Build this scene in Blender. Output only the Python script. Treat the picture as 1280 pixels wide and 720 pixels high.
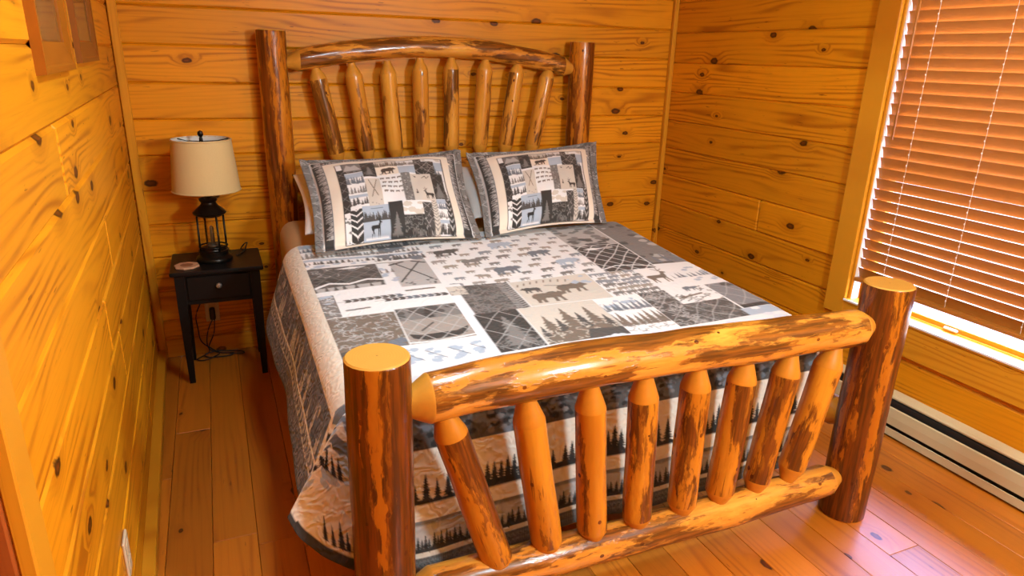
import bpy, math, random
import numpy as np
from mathutils import Vector, Matrix, Euler

# ------------------------------------------------------------------ scene, camera, light
for o in list(bpy.data.objects): bpy.data.objects.remove(o)
scn = bpy.context.scene
COL = scn.collection
PI = math.pi

CAMP = (0.383, -3.757, 1.563); YAW, PITCH, ROLL, FPX = 0.412, 0.327, -0.028, 851.556
W = 3.075            # right wall plane x
H = 2.45             # ceiling height
YF = -4.7            # wall behind the camera

cam_d = bpy.data.cameras.new('camera'); cam = bpy.data.objects.new('camera', cam_d); COL.objects.link(cam)
fw = Vector((math.sin(YAW)*math.cos(PITCH), math.cos(YAW)*math.cos(PITCH), -math.sin(PITCH)))
rt = Vector((math.cos(YAW), -math.sin(YAW), 0)); dn = fw.cross(rt)
c_, s_ = math.cos(ROLL), math.sin(ROLL)
rt2 = rt*c_ + dn*s_; dn2 = dn*c_ - rt*s_
M = Matrix((rt2, -dn2, -fw)).transposed().to_4x4(); M.translation = CAMP
cam.matrix_world = M
cam_d.sensor_width = 36; cam_d.lens = FPX/1280*36; cam_d.clip_start = 0.02
scn.camera = cam

world = bpy.data.worlds.new('daylight'); scn.world = world; world.use_nodes = True
bg = world.node_tree.nodes['Background']; bg.inputs[0].default_value = (0.66, 0.79, 1.0, 1); bg.inputs[1].default_value = 12.0

def light(name, kind, loc, power, color, size=None, rot=None, shape=None, size_y=None):
    d = bpy.data.lights.new(name, kind); d.energy = power; d.color = color
    if kind == 'POINT': d.shadow_soft_size = size
    if kind == 'AREA':
        d.shape = shape or 'DISK'; d.size = size
        if size_y: d.size_y = size_y
    o = bpy.data.objects.new(name, d); COL.objects.link(o); o.location = loc
    if rot: o.rotation_euler = rot
    return o
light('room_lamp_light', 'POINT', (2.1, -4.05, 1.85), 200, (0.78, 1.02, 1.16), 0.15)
light('ceiling_lamp_light', 'AREA', (1.05, -2.1, 2.36), 29, (0.79, 1.02, 1.13), 0.40)
light('window_daylight', 'AREA', (W+.62, -2.15, 1.45), 1000, (0.28, 0.42, 1.0), 1.5, (0, math.radians(48), 0), 'RECTANGLE', 1.7)

vs = scn.view_settings
vs.view_transform = 'Standard'; vs.look = 'None'; vs.gamma = 1.0; vs.use_curve_mapping = False; vs.exposure = -0.05

# ------------------------------------------------------------------ helpers
def lin(r, g, b):
    f = lambda c: (c/255)/12.92 if c/255 <= .04045 else ((c/255+.055)/1.055)**2.4
    return (f(r), f(g), f(b))
def rgba(c): return (c[0], c[1], c[2], 1)
def tag(o, label=None, cat=None, group=None, kind=None):
    if label: o['label'] = label
    if cat: o['category'] = cat
    if group: o['group'] = group
    if kind: o['kind'] = kind
    return o
def mk(name, verts, faces, mats, parent=None, smooth=False, loc=None, rot=None, fmat=None):
    me = bpy.data.meshes.new(name); me.from_pydata([tuple(v) for v in verts], [], faces)
    for m in (mats if isinstance(mats, (list, tuple)) else [mats]): me.materials.append(m)
    if smooth: me.polygons.foreach_set('use_smooth', [True]*len(me.polygons))
    if fmat is not None: me.polygons.foreach_set('material_index', fmat)
    me.update()
    return link(name, me, parent, loc, rot)
def link(name, me, parent=None, loc=None, rot=None):
    o = bpy.data.objects.new(name, me); COL.objects.link(o)
    if parent: o.parent = parent
    if loc is not None: o.location = loc
    if rot is not None: o.rotation_euler = rot
    return o
def empty(name, loc=(0,0,0), rz=0):
    o = bpy.data.objects.new(name, None); COL.objects.link(o); o.location = loc; o.rotation_euler = (0,0,rz)
    o.empty_display_size = .05
    return o
def cbox_data(lx, ly, lz, c=.003):
    """chamfered box centred on the origin: (verts, faces)"""
    hx, hy, hz = lx/2, ly/2, lz/2; c = min(c, hx*.9, hy*.9, hz*.9)
    V = []; idx = {}
    for sx in (-1,1):
        for sy in (-1,1):
            for sz in (-1,1):
                for ax, p in enumerate(((hx, hy-c, hz-c), (hx-c, hy, hz-c), (hx-c, hy-c, hz))):
                    idx[(sx,sy,sz,ax)] = len(V); V.append((sx*p[0], sy*p[1], sz*p[2]))
    F = []
    for ax in range(3):
        for s in (-1,1):
            o = [a for a in range(3) if a != ax]; q = []
            for t, u in ((-1,-1),(1,-1),(1,1),(-1,1)):
                k = [0,0,0]; k[ax] = s; k[o[0]] = t; k[o[1]] = u; q.append(idx[(*k, ax)])
            F.append(q)
    for ax in range(3):
        o = [a for a in range(3) if a != ax]
        for t in (-1,1):
            for u in (-1,1):
                k0 = [0,0,0]; k0[o[0]] = t; k0[o[1]] = u; k1 = k0[:]; k0[ax] = -1; k1[ax] = 1
                F.append([idx[(*k0,o[0])], idx[(*k1,o[0])], idx[(*k1,o[1])], idx[(*k0,o[1])]])
    for sx in (-1,1):
        for sy in (-1,1):
            for sz in (-1,1): F.append([idx[(sx,sy,sz,a)] for a in range(3)])
    out = []
    for f in F:
        n = Vector((0,0,0)); ctr = Vector((0,0,0))
        for i in f: ctr += Vector(V[i])
        a, b, d = Vector(V[f[0]]), Vector(V[f[1]]), Vector(V[f[2]])
        n = (b-a).cross(d-a)
        out.append(f if n.dot(ctr) >= 0 else f[::-1])
    return V, out
def cbox(name, x0, x1, y0, y1, z0, z1, mat, parent=None, c=.003, origin=None):
    """box given by its extents in the parent's space; its object origin is its centre"""
    V, F = cbox_data(x1-x0, y1-y0, z1-z0, c)
    return mk(name, V, F, mat, parent, loc=((x0+x1)/2, (y0+y1)/2, (z0+z1)/2))
def lathe(name, prof, mat, parent=None, n=28, loc=(0,0,0), cap=True, smooth=True):
    V, F = [], []
    for r, z in prof:
        for k in range(n): V.append((r*math.cos(2*PI*k/n), r*math.sin(2*PI*k/n), z))
    for i in range(len(prof)-1):
        for k in range(n):
            k2 = (k+1) % n; F.append([i*n+k, i*n+k2, (i+1)*n+k2, (i+1)*n+k])
    if cap:
        F.append(list(range(n))[::-1]); F.append([(len(prof)-1)*n+k for k in range(n)])
    o = mk(name, V, F, mat, parent, smooth, loc)
    if smooth: o.data.set_sharp_from_angle(angle=math.radians(40))
    return o
def tube(name, pts, r, mat, parent=None, n=8, loc=(0,0,0), closed=False):
    P = [Vector(p) for p in pts]; V, F = [], []; up = Vector((0,0,1)); m = len(P)
    for i, p in enumerate(P):
        a = P[(i-1) % m] if closed else P[max(i-1,0)]; b = P[(i+1) % m] if closed else P[min(i+1,m-1)]
        t = (b-a).normalized(); u = up if abs(t.dot(up)) < .95 else Vector((1,0,0))
        e1 = t.cross(u).normalized(); e2 = t.cross(e1)
        for k in range(n):
            an = 2*PI*k/n; V.append(p + e1*(r*math.cos(an)) + e2*(r*math.sin(an)))
    for i in range(m if closed else m-1):
        for k in range(n):
            j = (i+1) % m; k2 = (k+1) % n; F.append([i*n+k, i*n+k2, j*n+k2, j*n+k])
    if not closed: F.append(list(range(n))[::-1]); F.append([(m-1)*n+k for k in range(n)])
    return mk(name, V, F, mat, parent, True, loc)
def catmull(P, per=8):
    P = [Vector(p) for p in P]; out = []
    for i in range(len(P)-1):
        a, b, c, d = P[max(i-1,0)], P[i], P[i+1], P[min(i+2,len(P)-1)]
        for k in range(per):
            t = k/per; out.append(.5*((2*b) + (c-a)*t + (2*a-5*b+4*c-d)*t*t + (3*b-a-3*c+d)*t**3))
    out.append(P[-1]); return out

# ------------------------------------------------------------------ materials
class NT:
    def __init__(s, name):
        s.m = bpy.data.materials.new(name); s.m.use_nodes = True; s.t = s.m.node_tree; s.N = s.t.nodes; s.L = s.t.links
        s.b = s.N['Principled BSDF']
    def n(s, typ, props=None, **ins):
        nd = s.N.new(typ)
        for k, v in (props or {}).items(): setattr(nd, k, v)
        for k, v in ins.items(): s.set(nd, k, v)
        return nd
    def set(s, nd, k, v):
        i = nd.inputs[int(k[1:])] if k[0] == 'i' and k[1:].isdigit() else nd.inputs[k.replace('_', ' ')]
        if isinstance(v, bpy.types.NodeSocket): s.L.new(v, i)
        else:
            if isinstance(v, (tuple, list)) and i.type == 'RGBA' and len(v) == 3: v = rgba(v)
            i.default_value = v
    def math(s, op, a, b=0.0, c=None, clamp=False):
        nd = s.N.new('ShaderNodeMath'); nd.operation = op; nd.use_clamp = clamp
        s.set(nd, 'i0', a); s.set(nd, 'i1', b)
        if c is not None: s.set(nd, 'i2', c)
        return nd.outputs[0]
    def vmath(s, op, a, b):
        nd = s.N.new('ShaderNodeVectorMath'); nd.operation = op; s.set(nd, 'i0', a); s.set(nd, 'i1', b); return nd.outputs[0]
    def mix(s, f, a, b, mode='MIX'):
        nd = s.N.new('ShaderNodeMix'); nd.data_type = 'RGBA'; nd.blend_type = mode
        s.set(nd, 'i0', f); s.set(nd, 'i6', a); s.set(nd, 'i7', b); return nd.outputs[2]
    def step(s, v, lo, hi):
        nd = s.N.new('ShaderNodeMapRange'); nd.interpolation_type = 'SMOOTHSTEP'
        s.set(nd, 'i0', v); s.set(nd, 'i1', lo); s.set(nd, 'i2', hi); return nd.outputs[0]
    def noise(s, vec, scale, detail=3, rough=.55, dist=0.0):
        nd = s.n('ShaderNodeTexNoise', None, Vector=vec, Scale=scale, Detail=detail, Roughness=rough, Distortion=dist); return nd.outputs[0]
    def bump(s, h, strength, dist):
        nd = s.n('ShaderNodeBump', None, Strength=strength, Distance=dist, Height=h); return nd.outputs[0]
    def fin(s, color=None, rough=None, normal=None, **kw):
        if color is not None: s.set(s.b, 'Base_Color', color)
        if rough is not None: s.set(s.b, 'Roughness', rough)
        if normal is not None: s.L.new(normal, s.b.inputs['Normal'])
        for k, v in kw.items(): s.set(s.b, k, v)
        return s.m
    def rndcoord(s, scale=(1,1,1)):
        tc = s.N.new('ShaderNodeTexCoord').outputs['Object']; r = s.N.new('ShaderNodeObjectInfo').outputs['Random']
        cb = s.n('ShaderNodeCombineXYZ', None, X=s.math('MULTIPLY', r, 71.3), Y=s.math('MULTIPLY', r, 33.7), Z=s.math('MULTIPLY', r, 53.1)).outputs[0]
        v = s.vmath('ADD', tc, cb)
        return s.vmath('MULTIPLY', v, scale), r, v

def mat_simple(name, col, rough=.5, noise=0.0, nscale=40, bump=0.0, **kw):
    t = NT(name); tc = t.N.new('ShaderNodeTexCoord').outputs['Object']
    n = t.noise(tc, nscale, 3)
    col2 = tuple(max(0, c*(1-noise)) for c in col)
    return t.fin(t.mix(n, col, col2), rough, t.bump(n, bump, .002) if bump else None, **kw)

def mat_pine(name, light_c, mid_c, dark_c, across='z', rough=.42, coat=.0, coat_rough=.3, spec=.22, vary=.22, knots=.5, knot_c=None, grain=1.0, knot_size=1.25):
    """planed pine board: local x runs along the board"""
    t = NT(name)
    sc = (1,1,1)
    _, rnd, v = t.rndcoord(sc)
    sep = t.n('ShaderNodeSeparateXYZ', None, Vector=v)
    x = sep.outputs[0]; z = sep.outputs[2] if across == 'z' else sep.outputs[1]
    comb = lambda a, b: t.n('ShaderNodeCombineXYZ', None, X=a, Y=b).outputs[0]
    # knots
    vk = comb(t.math('MULTIPLY', x, 2.9), t.math('MULTIPLY', z, 5.2))
    vor = t.n('ShaderNodeTexVoronoi', {'voronoi_dimensions': '2D'}, Vector=vk, Scale=1.0, Randomness=.9)
    dist = vor.outputs['Distance']
    vsep = t.n('ShaderNodeSeparateColor', None, Color=vor.outputs['Color'])
    keep = t.math('LESS_THAN', vsep.outputs[0], knots)
    size = t.math('MULTIPLY_ADD', vsep.outputs[1], .055*knot_size, .028*knot_size)
    wob = t.math('MULTIPLY', t.math('SUBTRACT', t.noise(v, 55, 2), .5), .05)
    dd = t.math('ADD', dist, wob)
    core = t.math('MULTIPLY', t.math('SUBTRACT', 1.0, t.step(t.math('DIVIDE', dd, size), .75, 1.15)), keep)
    halo = t.math('MULTIPLY', t.math('SUBTRACT', 1.0, t.step(t.math('DIVIDE', dd, size), .9, 4.0)), keep)
    # cathedral grain
    low = t.noise(comb(t.math('MULTIPLY', x, .55), t.math('MULTIPLY', z, 5.0)), 1.0, 2, .5)
    ph = t.math('ADD', t.math('MULTIPLY', z, 210.0*grain), t.math('MULTIPLY', low, 60.0*grain))
    ph = t.math('ADD', ph, t.math('MULTIPLY', halo, 9.0))
    s1 = t.math('MULTIPLY_ADD', t.math('SINE', ph), .5, .5)
    s1 = t.math('POWER', s1, 2.6)
    fine = t.noise(comb(t.math('MULTIPLY', x, 3.0), t.math('MULTIPLY', z, 190.0)), 1.0, 3, .6)
    patch = t.step(t.noise(comb(t.math('MULTIPLY', x, 1.5), t.math('MULTIPLY', z, 7.0)), 1.0, 2), .42, .62)
    c = t.mix(t.math('MULTIPLY', s1, t.math('MULTIPLY_ADD', patch, .72, .14)), light_c, mid_c)
    c = t.mix(t.math('MULTIPLY', t.step(fine, .5, .8), .45), c, mid_c)
    # dark flecks along the grain
    fl = t.noise(comb(t.math('MULTIPLY', x, 14.0), t.math('MULTIPLY', z, 95.0)), 1.0, 2, .5)
    c = t.mix(t.math('MULTIPLY', t.step(fl, .66, .74), t.math('MULTIPLY', patch, .75)), c, dark_c)
    c = t.mix(t.math('MULTIPLY', halo, .45), c, mid_c)
    kc = knot_c or tuple(a*.22 for a in dark_c)
    c = t.mix(t.math('MULTIPLY', core, .93), c, t.mix(t.step(t.math('DIVIDE', dd, size), .2, .8), dark_c, kc))
    hv = t.n('ShaderNodeHueSaturation', None, Value=t.math('MULTIPLY_ADD', rnd, vary, 1-vary*.6), Color=c)
    hv.inputs['Hue'].default_value = .5
    c = hv.outputs[0]
    nb = t.bump(t.math('SUBTRACT', fine, t.math('MULTIPLY', core, .7)), .12, .0015)
    t.L.new(nb, t.b.inputs['Coat Normal']) if False else None
    return t.fin(c, rough, nb, Coat_Weight=coat, Coat_Roughness=coat_rough, Specular_IOR_Level=spec)

def mat_log(name, amount, honey, amber, bark_c, bark2, rough=.3, coat=.35, coat_rough=.13, zs=2.4):
    """peeled, varnished log: local z is the axis; amount is the share of dark inner bark left on"""
    t = NT(name); _, rnd, v = t.rndcoord()
    v1 = t.vmath('MULTIPLY', v, (15, 15, zs))
    warp = t.n('ShaderNodeTexNoise', None, Vector=t.vmath('MULTIPLY', v, (40, 40, 10)), Scale=1.0, Detail=4.0).outputs['Color']
    v1w = t.vmath('ADD', v1, t.vmath('MULTIPLY', warp, (.9, .9, .5)))
    n1 = t.noise(v1w, 1.0, 5, .58)
    th = .66 - .34*amount
    m1 = t.math('MULTIPLY_ADD', t.step(n1, th+.03, th+.06), .3, t.math('MULTIPLY', t.step(n1, th, th+.022), .7))
    edge = t.math('SUBTRACT', t.step(n1, th-.10, th), m1, clamp=True)
    n2 = t.noise(t.vmath('MULTIPLY', v, (60, 60, 3.5)), 1.0, 3, .6)
    m2 = t.math('MULTIPLY', t.step(n2, .64, .70), .75)
    n3 = t.noise(t.vmath('MULTIPLY', v, (9, 9, 1.2)), 1.0, 2)
    n4 = t.noise(t.vmath('MULTIPLY', v, (90, 90, 6)), 1.0, 3)
    base = t.mix(t.step(n3, .35, .7), honey, amber)
    base = t.mix(t.math('MULTIPLY', t.step(n4, .45, .75), .35), base, amber)
    base = t.mix(t.math('MULTIPLY', edge, .6), base, amber)
    bk = t.mix(t.step(n4, .35, .65), bark_c, bark2)
    sp = t.n('ShaderNodeTexVoronoi', None, Vector=t.vmath('MULTIPLY', v, (1,1,.8)), Scale=21.0)
    spm = t.math('MULTIPLY', t.math('LESS_THAN', sp.outputs['Distance'], .13), t.math('LESS_THAN', t.n('ShaderNodeSeparateColor', None, Color=sp.outputs['Color']).outputs[0], .35))
    c = t.mix(t.math('MAXIMUM', t.math('MULTIPLY', m1, .93), t.math('MAXIMUM', m2, spm)), base, bk)
    lump = t.noise(t.vmath('MULTIPLY', v, (16, 16, 7)), 1.0, 2)
    hgt = t.math('ADD', t.math('MULTIPLY', m1, .25), t.math('ADD', lump, t.math('MULTIPLY', n4, .15)))
    nb = t.bump(hgt, .35, .006)
    t.L.new(nb, t.b.inputs['Coat Normal'])
    return t.fin(c, rough, nb, Coat_Weight=coat, Coat_Roughness=coat_rough, Specular_IOR_Level=.2)

def mat_endgrain(name, a, b):
    t = NT(name); tc = t.N.new('ShaderNodeTexCoord').outputs['Object']
    sep = t.n('ShaderNodeSeparateXYZ', None, Vector=tc)
    r = t.math('SQRT', t.math('ADD', t.math('MULTIPLY', sep.outputs[0], sep.outputs[0]), t.math('MULTIPLY', sep.outputs[1], sep.outputs[1])))
    r = t.math('ADD', r, t.math('MULTIPLY', t.noise(tc, 18, 2), .012))
    s = t.math('MULTIPLY_ADD', t.math('SINE', t.math('MULTIPLY', r, 900)), .5, .5)
    pith = t.math('LESS_THAN', r, .0085)
    n = t.noise(tc, 30, 3)
    c = t.mix(t.math('MULTIPLY', s, .22), a, b); c = t.mix(t.math('MULTIPLY', n, .3), c, b)
    c = t.mix(t.math('MULTIPLY', pith, .6), c, tuple(x*.25 for x in b))
    return t.fin(c, .38, None, Coat_Weight=.3, Coat_Roughness=.2)

def mat_print(name, rough=.75, bscale=55, bstr=.25):
    t = NT(name)
    a = t.n('ShaderNodeAttribute', {'attribute_name': 'print'}).outputs['Color']
    tc = t.N.new('ShaderNodeTexCoord').outputs['Object']
    w = t.n('ShaderNodeTexNoise', None, Vector=tc, Scale=16.0, Detail=1.0).outputs['Color']
    v = t.vmath('ADD', tc, t.vmath('MULTIPLY', w, (.09,.09,.09)))
    vor = t.n('ShaderNodeTexVoronoi', {'feature': 'SMOOTH_F1'}, Vector=v, Scale=bscale)
    h = t.math('SUBTRACT', 1.0, vor.outputs['Distance'])
    return t.fin(a, rough, t.bump(h, bstr, .006), Sheen_Weight=.15)

# wall boards
WL, WM, WD = (.72,.275,.006), (.40,.115,.002), (.13,.030,.002)
M_wall = mat_pine('pine_wall_boards', WL, WM, WD)
M_trim = mat_pine('pine_trim', (.62,.265,.013), (.48,.165,.007), (.22,.06,.004), knots=.2, vary=.1)
M_floor = mat_pine('pine_floor_boards', (.50,.155,.008), (.34,.085,.004), (.11,.02,.002), across='y', rough=.30, coat=1.0, coat_rough=.43, vary=.42, knots=.42, grain=.8, knot_size=1.15)
M_back = mat_simple('dark_joint', (.045,.014,.004), .8)
M_ceil = mat_pine('pine_ceiling', (.55,.27,.06), (.40,.17,.03), WD)
M_frame = mat_pine('picture_frame_wood', (.30,.090,.005), (.19,.048,.003), (.10,.024,.002), knots=.0, rough=.35)
M_frame2 = mat_pine('dark_picture_frame_wood', (.22,.065,.006), (.14,.035,.004), (.08,.018,.002), knots=.0, rough=.35)
M_door = mat_pine('door_wood', (.34,.085,.014), (.22,.045,.007), (.1,.02,.004), knots=.1)
# logs
M_slat_head = mat_log('head_spindle_log', .48, (.66,.31,.040), (.52,.20,.020), (.060,.016,.003), (.22,.066,.008))
M_rail = mat_log('rail_log', .60, (.74,.36,.050), (.54,.19,.018), (.065,.016,.003), (.24,.070,.007), coat=.6)
M_post = mat_log('post_log', .56, (.62,.235,.015), (.42,.120,.006), (.070,.014,.002), (.19,.042,.004), zs=1.0)
M_post_foot = mat_log('foot_post_log', .80, (.52,.190,.012), (.36,.100,.005), (.045,.009,.002), (.14,.030,.003), zs=.8)
M_slat_foot = mat_log('foot_spindle_log', .44, (.62,.255,.018), (.47,.155,.009), (.070,.015,.003), (.18,.044,.005), zs=2.0)
M_cut = mat_simple('carved_tenon_wood', (.62,.27,.030), .4, .22, 60, Coat_Weight=.15, Coat_Roughness=.15, Specular_IOR_Level=.25)
M_cut2 = mat_simple('carved_amber_tenon', (.62,.235,.018), .4, .2, 60, Coat_Weight=.15, Coat_Roughness=.15, Specular_IOR_Level=.25)
M_end = mat_endgrain('sawn_log_end', (.62,.33,.055), (.50,.225,.025))
# other
M_black = mat_simple('black_painted_wood', (.006,.005,.005), .4, .3, 30, Specular_IOR_Level=.25)
M_bronze = mat_simple('oil_rubbed_bronze', (.020,.015,.011), .34, .3, 50, Metallic=.75)
M_pewter = mat_simple('pewter_knob', (.42,.38,.33), .35, .2, 90, Metallic=.8)
M_shade = mat_simple('linen_shade', (.66,.50,.23), .85, .14, 260, .15)
M_shadein = mat_simple('shade_lining', (.72,.70,.64), .8, .05)
M_coast = mat_simple('coaster_wood', (.62,.34,.19), .55, .35, 70)
M_plate = mat_simple('ivory_plastic', (.66,.52,.34), .4, .05)
M_cord = mat_simple('black_cord', (.012,.010,.009), .5)
M_heater = mat_simple('cream_enamel', (.56,.47,.27), .35, .04)
M_hdark = mat_simple('heater_slot', (.012,.010,.008), .6)
M_blind = mat_simple('stained_blind_slat', (.40,.145,.018), .38, .12, 25, Coat_Weight=.1, Coat_Roughness=.2)
M_string = mat_simple('blind_string', (.72,.62,.52), .7)
M_white = mat_simple('white_cotton', (.80,.78,.74), .85, .04, 60, .1)
M_tan = mat_simple('tan_sheet', (.56,.36,.17), .8, .1, 60, .1)
M_box = mat_simple('box_spring_cloth', (.35,.25,.15), .9, .1)
M_bulb = mat_simple('lamp_burner', (.10,.075,.045), .4, Metallic=.6)
M_latch = mat_simple('latch_metal', (.62,.60,.56), .3, Metallic=.6)
M_vinyl = mat_simple('white_window_lining', (.80,.78,.72), .4)
M_snow = mat_simple('snowy_ground', (.80,.84,.9), .9, .1, 2)
M_rail_out = mat_simple('weathered_rail', (.30,.36,.44), .8)
M_quilt = mat_print('quilt_print', bstr=.45); M_sham = mat_print('sham_print', bscale=45, bstr=.18)
def mat_glass(name, tint=(1,1,1), refl=.08):
    t = NT(name); t.N.remove(t.b)
    tr = t.n('ShaderNodeBsdfTransparent', None, Color=rgba(tint)); gl = t.n('ShaderNodeBsdfGlossy', None, Roughness=.02)
    lw = t.n('ShaderNodeLayerWeight', None, Blend=.5)
    fac = t.math('MULTIPLY_ADD', t.math('POWER', lw.outputs['Facing'], 5.0), .7, .04)
    mx = t.n('ShaderNodeMixShader', None, i0=fac, i1=tr.outputs[0], i2=gl.outputs[0])
    t.L.new(mx.outputs[0], t.N['Material Output'].inputs[0]); return t.m
M_glass = mat_glass('clear_glass')

# ------------------------------------------------------------------ the room
R_ = random.Random(7)
_plank_cache = {}
def plank(parent, length, height, thick, mat, loc, rz, bev, name='plank', flat=False):
    """board along local x; face towards local -y (walls) or +z (floor)"""
    key = (round(length,3), round(height,3), thick, mat.name, bev, flat)
    if key not in _plank_cache:
        V, F = cbox_data(length, height if flat else thick, thick if flat else height, bev)
        me = bpy.data.meshes.new(name); me.from_pydata(V, [], F); me.materials.append(mat); _plank_cache[key] = me
    o = link(name, _plank_cache[key], parent, loc, (0,0,rz)); return o

def wall(name, x0, y0, x1, y1, courses, holes=(), bev=.0075, joints=0.5, thick=.02, ztop=H):
    """boards from (x0,y0) to (x1,y1); room lies to the right-hand side (-normal); holes in (s0,s1,z0,z1)"""
    L = math.hypot(x1-x0, y1-y0); rz = math.atan2(y1-y0, x1-x0)
    ux, uy = (x1-x0)/L, (y1-y0)/L; nx, ny = -uy, ux           # n points out of the room
    V, F = [], []                                             # backing: a slab with the holes left open
    ss = sorted({0, L, *[h[0] for h in holes], *[h[1] for h in holes]}); zz = sorted({0, ztop, *[h[2] for h in holes], *[h[3] for h in holes]})
    for a, b in zip(ss, ss[1:]):
        for c, d in zip(zz, zz[1:]):
            if any(h[0]-1e-6 <= a and b <= h[1]+1e-6 and h[2]-1e-6 <= c and d <= h[3]+1e-6 for h in holes): continue
            i = len(V)
            for s, dd, z in ((a,0,c),(b,0,c),(b,0,d),(a,0,d),(a,.08,c),(b,.08,c),(b,.08,d),(a,.08,d)):
                V.append((x0+ux*s+nx*(thick+dd), y0+uy*s+ny*(thick+dd), z))
            F += [[i,i+1,i+2,i+3],[i+7,i+6,i+5,i+4],[i,i+4,i+5,i+1],[i+1,i+5,i+6,i+2],[i+2,i+6,i+7,i+3],[i+3,i+7,i+4,i]]
    wo = mk(name, V, F, M_back); tag(wo, kind='structure')
    rr = random.Random(name)
    for z0, z1 in zip(courses, courses[1:]):
        cuts = [(0.0, L)]
        for h in holes:
            if h[2] < z1-.012 and h[3] > z0+.012:
                new = []
                for a, b in cuts:
                    if h[1] <= a or h[0] >= b: new.append((a,b)); continue
                    if h[0]-a > .02: new.append((a, h[0]))
                    if b-h[1] > .02: new.append((h[1], b))
                cuts = new
        for a, b in cuts:
            segs = [(a,b)]
            if b-a > 1.2 and rr.random() < joints:
                m = a+(b-a)*rr.uniform(.3,.7); segs = [(a,m),(m,b)]
            for a2, b2 in segs:
                s = (a2+b2)/2; dep = thick/2 + rr.uniform(-.0012,.0012)
                plank(wo, b2-a2-.0012, z1-z0-.0008, thick, M_wall, (x0+ux*s+nx*dep, y0+uy*s+ny*dep, (z0+z1)/2), rz, bev, 'wall_plank')
    return wo
P_B = .1715; cb = [0.0] + [.545+P_B*k for k in range(-2,12)]; cb = [z for z in cb if z < H-.04] + [H]
cb = [0.0, .11] + [z for z in cb if z > .15]
P_R = .1733; cr = [0.0] + [.514+P_R*k for k in range(-2,12)]; cr = [z for z in cr if z < H-.04] + [H]
wall('wall_back', -.14, 0, W+.14, 0, cb, joints=.0)
WY0, WY1, WZ0, WZ1 = -1.585, -2.72, .515, 2.06       # window opening
wall('wall_right', W, 0, W, YF, cr, holes=[(-WY0, -WY1, WZ0, WZ1)], joints=.25)
LT = .027                                             # the left wall runs slightly askew
lx = lambda y: -.005 - LT*y
DY0, DY1 = -2.785, -3.62
Lk = math.hypot(1, LT)
wall('wall_left', lx(YF), YF, lx(0), 0, [0.0]+[.505+.176*k for k in range(-2,12) if .505+.176*k < H-.04]+[H], holes=[((DY1-YF)*Lk, (DY0-YF)*Lk, 0, 2.05)], bev=.009, joints=.5, thick=.024)
wall('wall_front', W+.14, YF, lx(YF)-.14, YF, cr, joints=.4)

fl = cbox('floor', -.1, W+.1, YF-.1, .1, -.1, -.02, M_back, c=.001); tag(fl, kind='structure')
x = -.04
while x < W:
    w = .14; y = 0.0; rr = random.Random(int(x*1000))
    y = .0; first = True
    while y > YF+.05:
        ln = rr.uniform(.7,1.8) if first else rr.uniform(1.5,2.6)
        first = False
        y2 = max(y-ln, YF)
        o = plank(fl, y-y2-.001, w-.0014, .02, M_floor, (x+w/2, (y+y2)/2, -.01), PI/2, .0015, 'floor_plank', True)
        o.location = (x+w/2-W/2, (y+y2)/2-YF/2, .05)           # parent origin is the slab's centre
        y = y2
    x += w
ce = cbox('ceiling', -.1, W+.1, YF-.1, .1, H, H+.06, M_ceil, c=.001); tag(ce, kind='structure')

# trims
def trim(name, x0, x1, y0, y1, z0, z1, mat=M_trim, rot=None, c=.003):
    """long axis must be local x for the grain: built along x and turned"""
    d = (x1-x0, y1-y0, z1-z0); k = d.index(max(d)); ctr = ((x0+x1)/2, (y0+y1)/2, (z0+z1)/2)
    if k == 0: V, F = cbox_data(*d, c); r = (0,0,0)
    elif k == 1: V, F = cbox_data(d[1], d[0], d[2], c); r = (0,0,PI/2)
    else: V, F = cbox_data(d[2], d[1], d[0], c); r = (0,-PI/2,0)
    return mk(name, V, F, mat, loc=ctr, rot=r)
tag(trim('trim_1', .0, .038, -.018, .0, .0, H), kind='structure')
tag(trim('trim_2', W-.03, W, -.03, .0, .0, H), kind='structure')
tag(trim('baseboard_back', .038, W-.03, -.012, .0, .0, .095), kind='structure')
bb = trim('baseboard_left', -.02, .02, -2.69, -.02, .0, .05); tag(bb, kind='structure')
bb.location = (lx(-1.35)+.018, -1.35, .025); bb.rotation_euler = (0,0,PI/2+math.atan(LT))

# door in the left wall: casing, jamb, slab
dr = empty('door_1', (lx(DY0), DY0, 0), math.atan(LT)); tag(dr, kind='structure')
def dpart(name, x0, x1, y0, y1, z0, z1, mat):
    o = trim(name, x0, x1, y0, y1, z0, z1, mat); o.parent = dr; return o
dpart('casing', .0, .022, 0, .082, 0, 2.13, M_trim); dpart('casing', .0, .022, DY1-DY0-.082, DY1-DY0, 0, 2.13, M_trim)
dpart('casing', .0, .022, DY1-DY0, 0, 2.05, 2.13, M_trim)
dpart('jamb', -.14, .0, 0-.006, .012, 0, 2.05, M_door); dpart('jamb', -.14, .0, DY1-DY0-.012, DY1-DY0+.006, 0, 2.05, M_door)
dpart('jamb', -.14, .0, DY1-DY0, 0, 2.045, 2.06, M_door)
dpart('door_slab', -.125, -.085, DY1-DY0+.006, -.006, .01, 2.045, M_door)
for zz0, zz1 in ((.15,.75),(.9,1.9)):
    for a in (0,1):
        yy = DY1-DY0+.1+a*.33
        dpart('door_panel', -.086, -.078, yy, yy+.27, zz0, zz1, M_door)
kn = lathe('door_handle', [(.0,0),(.012,0),(.012,.04),(.028,.05),(.03,.065),(.02,.08),(0,.082)], M_bronze, dr, 16, (-.085, DY1-DY0+.07, .98)); kn.rotation_euler = (0,PI/2,0)

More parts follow.
